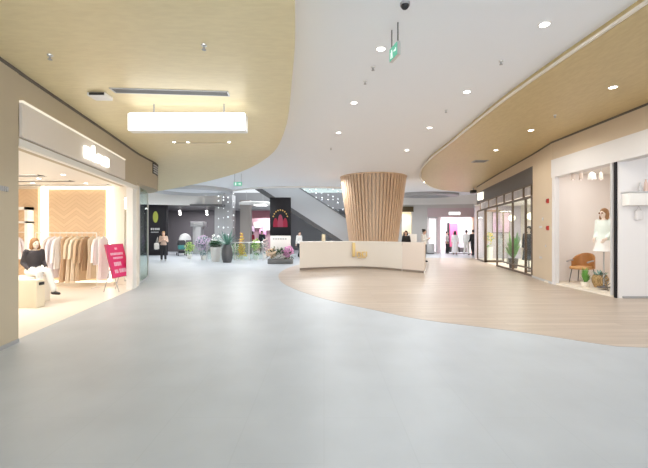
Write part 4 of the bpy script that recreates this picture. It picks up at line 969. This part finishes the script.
# string lights by the grey pillar and in the well
BULB = glow('fairy light', (.92, .97, 1.0), 1.4); SBULB = mat('silver bauble', (.85, .87, .9), .15, .7)
random.seed(21)
def lightstring(lab, x, y, zt, zb, n, r, m, grp, name='light_string'):
    t = thing(name, lab, 'string lights', (x, y, zt), 0, grp)
    obj('wire', MB().tube([(x, y, zt), (x, y, zb)], .004, 6), GREY, t); first = None
    for k in range(n):
        z = zb+(zt-zb)*(k+random.uniform(.1, .8))/n
        o = obj('bulb', MB().ball((x, y, z), r*random.choice((.7, 1, 1.25)), nu=10, nv=7), m, t)
for k, (px, y1, lab) in enumerate(((218.5, 238, 'leftmost string of white lights before the grey pillar'), (223.5, 236, 'second string of white lights before the grey pillar'), (228, 240, 'third string of white lights before the grey pillar'), (233.5, 232, 'rightmost string of white lights before the grey pillar'))):
    D = 24.2+.3*(k % 2); q = P(px, y1, D); lightstring(lab, q.x, D, ZW, q.z, 6, .042, BULB, 'light strings at the grey pillar')
struct('trim_13', MB().box((-2.8, 27.4, 6.2), (2.4, 27.6, 6.4)), LGREY)
xs = [298, 304, 310, 316, 322, 328, 333, 338, 343]
for k, px in enumerate(xs):
    D = 27.5; x = FX(px, D); zb = P(0, (200, 203, 205, 204, 207, 212, 222, 228, 226)[k], D).z
    lightstring('string of silver baubles above the escalator, '+['first from the left', 'second from the left', 'third from the left', 'fourth from the left', 'middle one', 'fourth from the column', 'third from the column', 'second from the column', 'the one touching the slatted column edge'][k],
                x, D, 6.2, zb, 9, .055, SBULB if k % 3 else BULB, 'bauble strings over the escalator', 'bauble_string')
# escalator, climbing to the left behind the counter
D = 25.0
t = thing('escalator', 'grey escalator climbing to the left behind the counter and the slatted column', 'escalator', (0, D, 0))
A = Vector((2.6, D, .0)); Bv = Vector((-5.0, D, 4.9))
dd = (Bv-A).normalized(); up = Vector((0, 0, 1))
def para(mb, s0, s1, h0, h1, y0, y1):
    a, b = A.lerp(Bv, s0), A.lerp(Bv, s1)
    return mb.loft([[Vector((p.x, y, p.z+h)) for y, h in ((y0, h0), (y1, h0), (y1, h1), (y0, h1))] for p in (a, b)])
obj('truss', para(MB(), .0, 1, .12, .72, D, D+1.3), mat('escalator panel', (.44, .45, .47), .4, .3), t)
obj('soffit', para(MB(), .0, 1, -.22, .12, D+.02, D+1.28), mat('escalator soffit', (.10, .10, .105), .5), t)
for y0 in (D, D+1.22):
    obj('balustrade', para(MB(), .02, .99, .72, 1.72, y0+.02, y0+.05), mat('balustrade grey glass', (.47, .49, .51), .15), t); obj('handrail', para(MB(), .02, .99, 1.72, 1.82, y0, y0+.08), mat('handrail grey', (.16, .17, .18), .4), t)
st = MB()
for k in range(36):
    p = A.lerp(Bv, k/36); st.box((p.x-.22, D+.1, p.z+.55), (p.x, D+1.2, p.z+.80))
obj('steps', st, GREY, t)
# ------------------------------------------------------------------ far left dark shop
t = thing('wall_sign', 'yellow green oval emblem with small letters on the black shop panel', 'sign', (-11.7, 25.88, 2.5))
D = 25.85; q = P(155.5, 217, D)
em = MB(); em.ball((q.x, D, q.z), .5, (.36, .06, .78), 20, 14); obj('emblem', em, glow('lime emblem', (.52, .58, .13), .55), t)
e2 = MB()
for k in range(3): e2.tube([(q.x+.14*math.sin(a*3.1)*(1 if k != 1 else .4), D-.035, q.z-.3+.6*a) for a in [i/8*(.6+.2*k) for i in range(9)]], .014, 6)
obj('emblem_veins', e2, mat('lime dark', (.28, .33, .06), .5), t)
lm = MB()
for k, px in enumerate((150.8, 152.6, 154.6, 156.4, 158.2)): 
    a = P(px, 230, D); lm.box((a.x, D, a.z), (a.x+.08, D+.02, a.z+.14)); 
l2 = MB()
for k in range(9):
    a = P(151+k*.85, 232.6, D); l2.box((a.x, D, a.z), (a.x+.035, D+.02, a.z+.06))
obj('lettering', l2, mat('sign grey', (.5, .5, .5), .5), t)
obj('lettering', lm, mat('sign grey', (.5, .5, .5), .5), t)
x = FX(198, 28.5)
t = thing('display_kiosk', 'light grey kiosk with a wide head in the dark shop', 'kiosk', (x, 28.5, 0))
obj('pillar', MB().bevbox((x-.30, 28.2, .004), (x+.30, 28.9, 2.0), .02), LGREY, t); obj('head', MB().bevbox((x-.45, 28.15, 2.0), (x+.52, 28.95, 2.36), .02), LGREY, t)
x = FX(185, 27)
t = thing('dome_lamp', 'white domed floor lamp in the dark shop behind the stroller', 'lamp', (x, 27, 0))
obj('shade', MB().lathe([(.42, 1.02), (.40, 1.2), (.30, 1.38), (.14, 1.47), (.02, 1.49)], (x, 27, 0), 32), mat('dome white', (.85, .84, .84), .5), t); obj('stem', MB().tube([(x, 27, .03), (x, 27, 1.1)], .06), WHITE, t); obj('base', MB().lathe([(.25, .004), (.25, .03), (.05, .06)], (x, 27, 0), 24), WHITE, t)
# stroller
x, y = FX(181.5, 25.3), 25.3
t = thing('stroller', 'dark stroller with teal cover before the dark shop', 'stroller', (x, y, 0), .5); local(t)
TEAL = mat('teal fabric', (.05, .22, .22), .8); BF = mat('black fabric', (.03, .03, .035), .85)
hd = MB()
hd.loft([[Vector((xx, .28*math.cos(a)*r+.05, .72+.30*math.sin(a)*r)) for a in [PI*i/8 for i in range(9)]] for xx, r in ((-.24, .8), (-.2, 1), (.2, 1), (.24, .8))])
obj('hood', hd, BF, t); obj('seat', MB().bevbox((-.22, -.30, .42), (.22, .25, .72), .08), TEAL, t); obj('basket', MB().bevbox((-.2, -.25, .18), (.2, .25, .34), .03), BF, t)
obj('frame', MB().tube([(-.24, -.35, .12), (-.24, .1, .5), (-.24, .42, 1.0), (.24, .42, 1.0), (.24, .1, .5), (.24, -.35, .12)], .014).tube([(-.24, .32, .12), (-.24, .0, .5)], .014).tube([(.24, .32, .12), (.24, 0, .5)], .014), DGREY, t)
for sx in (-.26, .26):
    for sy in (-.35, .32): obj('wheel', MB().cone((sx-.02, sy, .105), (sx+.02, sy, .105), .1, .1, 18), BF, t)
for k, px in enumerate((180, 207)):
    q = P(px, 212, 28.5)
    t = thing('spot_lamp', ['white track spotlight hanging in the dark shop above the dome lamp', 'white track spotlight hanging in the dark shop above the kiosk'][k], 'spotlight', (q.x, 28.5, 3.38))
    obj('stem', MB().tube([(q.x, 28.5, 2.95), (q.x, 28.5, 3.38)], .02), DGREY, t); obj('head', MB().cone((q.x, 28.5, 2.95), (q.x, 28.42, 3.2), .11, .08, 16), WHITE, t); obj('lamp_face', MB().ball((q.x, 28.5, 2.95), .085), LAMP, t)
# round lit ceiling lamp above pink shop + white box light
D = 27.8; q = P(252, 204, D)
t = thing('ring_ceiling_lamp', 'flat white oval lamp hanging left of the black display screen', 'ceiling light', (q.x, D, 3.9))
obj('disc', MB().loft([[Vector((q.x+.2+1.15*k*math.cos(2*PI*j/32), D+.8*k*math.sin(2*PI*j/32), z)) for j in range(32)] for k, z in ((.95, q.z-.1), (1, q.z-.05), (1, q.z+.1), (.9, q.z+.15))]), WHITE, t); obj('lit_inset', MB().bevbox((q.x+.25, D-.72, q.z-.14), (q.x+1.1, D+.2, q.z-.1), .02), LIT, t)
for s in (-.4, .8): obj('rod', MB().tube([(q.x+s, D, q.z+.14), (q.x+s, D, ZW+.3)], .012), GREY, t)
# ------------------------------------------------------------------ far right shops
t = thing('lit_sign', 'glowing white sign on the mauve fascia above the pink shop', 'sign', (FX(454.5, 28.3), 28.3, 3.0))
obj('housing', MB().bevbox((FX(448.5, 28.4), 28.37, 2.86), (FX(460.5, 28.4), 28.45, 3.12), .02), WHITE, t)
lm = MB()
for k in range(7): lm.bevbox((FX(449.2+k*1.6, 28.36), 28.33, 2.90), (FX(450.3+k*1.6, 28.36), 28.38, 3.08), .01)
obj('letter_row', lm, LIT, t)
t = thing('dark_sign', 'dark brown sign panel over the cream doorway beside the slatted column', 'sign', (FX(406.5, 28.4), 28.4, 3.3))
obj('panel', MB().bevbox((5.75, 28.32, 3.12), (6.68, 28.49, 3.5), .02), mat('sign brown', (.09, .06, .02), .5), t); obj('trim', MB().bevbox((5.73, 28.30, 3.10), (6.70, 28.33, 3.13), .005), BRONZE, t)
struct('window_1', MB().box((7.76, 28.42, .1), (7.84, 28.5, 2.72)).box((8.40, 28.42, .1), (8.46, 28.5, 2.72)).box((7.76, 28.42, 0.01), (8.46, 28.5, .12)).box((7.76, 28.42, 2.64), (8.46, 28.5, 2.72)), LGREY)
w1 = bpy.data.objects['window_1']; obj('pane', MB().box((7.84, 28.45, .12), (8.40, 28.47, 2.64)), GLASS, w1)
t = thing('pink_screen', 'magenta pink wall screen with black edge inside the far pink shop', 'screen', (9.6, 30.5, 0))
obj('base', MB().box((10.05, 30.1, .004), (10.74, 30.44, .42)), MDARK, t); obj('frame', MB().box((9.88, 30.4, .004), (10.05, 30.6, 2.35)), MDARK, t); obj('screen_face', MB().box((10.05, 30.45, .35), (10.72, 30.55, 2.3)), mat('hot pink', (.80, .16, .34), .5, noise=.3, nscale=2), t)
t = thing('blue_poster', 'pale blue poster beside the magenta screen in the far pink shop', 'poster', (10.9, 30.6, 1.5)); obj('print', MB().box((10.76, 30.5, .35), (11.4, 30.56, 2.35)), mat('pale blue print', (.66, .68, .82), .5, noise=.3, nscale=3), t); obj('foot', MB().box((10.76, 30.4, .004), (11.4, 30.66, .35)), DGREY, t)
tag(obj('door_mat', MB().bevbox((9.0, 27.75, .0), (11.0, 28.4, .02), .008), mat('dark mat', (.05, .05, .055), .8)), 'dark mat on the floor before the far pink shop', 'mat')
for k, (px, d, h, w, lab) in enumerate(((431, 27.6, .75, .5, 'grey low display bench before the far shop window'), (413, 21.0, 1.45, .42, 'white display cabinet behind the right part of the counter'))):
    x = FX(px, d); t = thing('display_bench' if k == 0 else 'display_cabinet', lab, 'display', (x, d, 0))
    obj('body', MB().bevbox((x-w/2, d, .06), (x+w/2, d+.5, h), .02), LGREY if k == 0 else WHITE, t); obj('plinth', MB().box((x-w/2+.03, d+.03, .005), (x+w/2-.03, d+.47, .06)), DGREY, t)
for k, px in enumerate((404, 409)):
    d = 30.2; x = FX(px, d); t = thing('display_bust', ['dark vase on a stand in the cream doorway, nearer the column', 'pale vase on a stand in the cream doorway, nearer the grey wall'][k], 'vase stand', (x, d, 0))
    obj('stand', MB().bevbox((x-.14, d-.14, .004), (x+.14, d+.14, 1.1), .01), WHITE, t); obj('vase_body', MB().lathe([(.08, 1.1), (.15, 1.3), (.06, 1.55), (.08, 1.6)], (x, d, 0), 16), DGREY if k == 0 else LGREY, t)
# ------------------------------------------------------------------ people
CREAMT = mat('beige top', (.62, .45, .36), .8); BLKT = mat('black trousers', (.025, .025, .03), .8); WTOP = mat('white blouse', (.85, .85, .84), .8); WDRESS = mat('white dress', (.88, .86, .88), .8); REDT = mat('wine red top', (.35, .03, .06), .8)
phone = dict(el_l=(-.22, -.02, 1.10), wr_l=(-.07, -.23, 1.20), el_r=(.22, -.02, 1.10), wr_r=(.08, -.24, 1.22), head=(0, -.03, 1.565))
walk = dict(kn_l=(-.09, -.12, .50), an_l=(-.09, -.16, .085), kn_r=(.09, .02, .49), an_r=(.10, .20, .12), wr_l=(-.22, .08, .88), wr_r=(.22, -.12, .90))
q = Vector((FX(163.5, 20.5), 20.5, 0))
figure('person', 'person with long fair hair in a beige top and black trousers by the black panel', 'person', q, .35, 1.60, phone, None, SKIN, BLONDE, 'long', CREAMT, BLKT, 'trousers', .5, mat('grey shoe', (.45, .44, .44), .6))
b = q+Vector((-.33, -.06, 0))
t = thing('shoulder_bag', 'white bag at the side of the person with long fair hair', 'bag', b+Vector((0, 0, .65)))
obj('bag_body', MB().bevbox(b+Vector((-.10, -.16, .62)), b+Vector((.08, .16, .97)), .05), WHITE, t); obj('strap', MB().tube([b+Vector((0, -.12, .95)), b+Vector((.05, -.02, 1.28)), b+Vector((0, .12, .95))], .01), WHITE, t)
dF = 26.3
figure('person', 'person in a long white dress facing into the far pink shop', 'person', (FX(455, 27), 27, .0), PI*.9, 1.66, None, None, SKIN, BLKH, 'bob', WDRESS, WDRESS, 'long', .8, BLKS)
figure('person', 'person in a white shirt and white trousers beside the one in black', 'person', (FX(466.5, dF), dF, 0), PI*.8, 1.72, walk, None, SKIN, BLKH, 'short', WTOP, WTROU, 'trousers', .9, BLKS)
figure('person', 'person in black jacket and black trousers before the far pink shop', 'person', (FX(473, 25.6), 25.6, 0), PI*1.05, 1.74, walk, None, SKIN, BLKH, 'short', mat('black jacket', (.03, .03, .035), .8), BLKT, 'trousers', 1.0, BLKS)
figure('person', 'person in wine red top and dark trousers close to the dark framed shopfront edge', 'person', (FX(478.2, 24.6), 24.6, 0), PI*.5, 1.62, phone, None, SKIN, BLKH, 'long', REDT, BLKT, 'trousers', 1.0, BLKS)
figure('person', 'person with grey top at the left edge of the far pink shop', 'person', (FX(447, 28.9), 28.9, 0), PI*.3, 1.65, None, None, SKIN, BLKH, 'short', LGREY, BLKT, 'trousers', .5, BLKS)
figure('person', 'black haired person in a white blouse standing behind the right end of the counter', 'person', (FX(424, 19.6), 19.6, .005), .9, 1.70, phone, None, SKIN, BLKH, 'bun', WTOP, BLKT, 'trousers', .9, BLKS)
figure('person', 'black haired person half hidden between counter and slatted column', 'person', (FX(406, 20.2), 20.2, .005), -.5, 1.62, None, None, SKIN, BLKH, 'bob', BLKT, BLKT, 'trousers', .9, BLKS)
figure('person', 'person in black with dark hair in front of the rosy shop', 'person', (FX(262, 29.5), 29.5, 0), .4, 1.7, None, None, SKIN, BLKH, 'long', BLKT, BLKT, 'trousers', 1, BLKS)
figure('person', 'person in wine red top and dark skirt at the rosy shop', 'person', (FX(252, 30.3), 30.3, 0), -.6, 1.66, walk, None, SKIN, BLKH, 'bob', REDT, BLKT, 'skirt', .6, BLKS)
figure('person', 'person in a white blouse right of the black display screen', 'person', (FX(299.5, 23.2), 23.2, 0), .8, 1.62, walk, None, SKIN, BLKH, 'short', WTOP, BLKT, 'trousers', .9, BLKS)
# rosy shop goods
for k, (px, z, m, lab) in enumerate(((251, 1.9, LILAC, 'lilac box high on the rosy shop wall'), (257, 2.2, WFLOW, 'white box high on the rosy shop wall'), (263, 1.6, PINKF, 'pink box on the rosy shop wall'), (267, 2.0, WHITE, 'bright white panel box near the right end of the rosy shop wall'))):
    x = FX(px, 32.8); tag(obj('wall_box', MB().bevbox((x-.3, 32.7, z-.25), (x+.3, 32.99, z+.25), .03), m), lab, 'display box')
# back screens of the well: pale glass parapet
t = thing('gallery_railing', 'pale glass railing of the upper gallery behind the escalator', 'railing', (0, 29, 4.6)); obj('glass', MB().box((-4, 29.0, 4.6), (5.5, 29.03, 5.6)), GLASSG, t); obj('top_rail', MB().tube([(-4, 29.01, 5.62), (5.5, 29.01, 5.62)], .03), SILVER, t)
# ------------------------------------------------------------------ light
W = bpy.data.worlds.new('World'); SC.world = W; W.use_nodes = True
bg = W.node_tree.nodes['Background']; bg.inputs[0].default_value = (.90, .95, 1, 1); bg.inputs[1].default_value = .9
for k, q in enumerate(SPOTS): lamp_spot('downlight beam', q-Vector((0, 0, .08)), 120 if k < 7 else 55, (.94, .98, 1) if k < 7 else (1, .93, .82), 177)
lamp_area('added hall fill', (0, -6, 1.5), (0, 9, 4.0), 10, 3, 500, (.86, .93, 1))  # added unseen fill behind the camera, brightens the ceilings
for x, y in ((-4, 17.5), (-6.6, 20.0), (0.2, 18.5), (5.2, 19.8), (6.5, 24), (-10.5, 23.5), (-4.5, 21.8), (-12.5, 22.5), (-9.6, 22.9)): lamp_spot('added far fill spot', (x, y, ZL-.06 if x < -3.5 and y < 19 else ZW-.1), 300, (.97, .99, 1), 172)  # added fill spots without fittings, brighten the far hall
# shop ceilings
lamp_area('left shop light', (-7.0, 8.0, 2.76), (-7.0, 8.4, 0), 3.0, 4.0, 215, (1, .96, .90))
lamp_area('display light', (7.6, 10.2, 3.2), (7.5, 10.4, 0), 1.2, 1.6, 16, (1, .95, .90))
lamp_area('entry light', (8.5, 6.5, 3.2), (8.5, 7.5, 0), 2.5, 2.5, 60, (1, .97, .95))
lamp_area('glazed shop light', (9.6, 17, 3.08), (9.6, 17, 0), 2.5, 7, 280, (1, .95, .9))
lamp_area('pink shop light', (9.6, 30.0, 2.7), (9.6, 30, 0), 3, 2, 170, (1, .96, .98))
lamp_area('cream shop light', (6.3, 30, 3.15), (6.3, 30, 0), 1.2, 1.4, 40, (1, .95, .85))
lamp_area('dark shop light', (-10, 29, 3.3), (-10, 29, 0), 3, 2, 170, (1, .97, 1))
lamp_area('rosy shop light', (-4.8, 31.8, 3.2), (-4.8, 32, 0), 1.6, 1, 130, (1, .95, .95))
lamp_area('added well fill', (0, 32, 8.8), (0, 26, 0), 8, 6, 2500, (.95, .98, 1))  # added unseen fill high in the well, stands in for daylight
# ------------------------------------------------------------------ camera
cam = bpy.data.cameras.new('Camera'); cam.sensor_width = 36; cam.lens = 36*F/648; cam.clip_end = 200
co = bpy.data.objects.new('Camera', cam); COL.objects.link(co); co.location = (0, 0, EYE); co.rotation_euler = (PI/2, 0, 0); SC.camera = co
vs = SC.view_settings; vs.view_transform = 'Standard'; vs.look = 'None'; vs.exposure = 0.17; SC.cycles.diffuse_bounces = 8; vs.gamma = 1.0; vs.use_curve_mapping = False
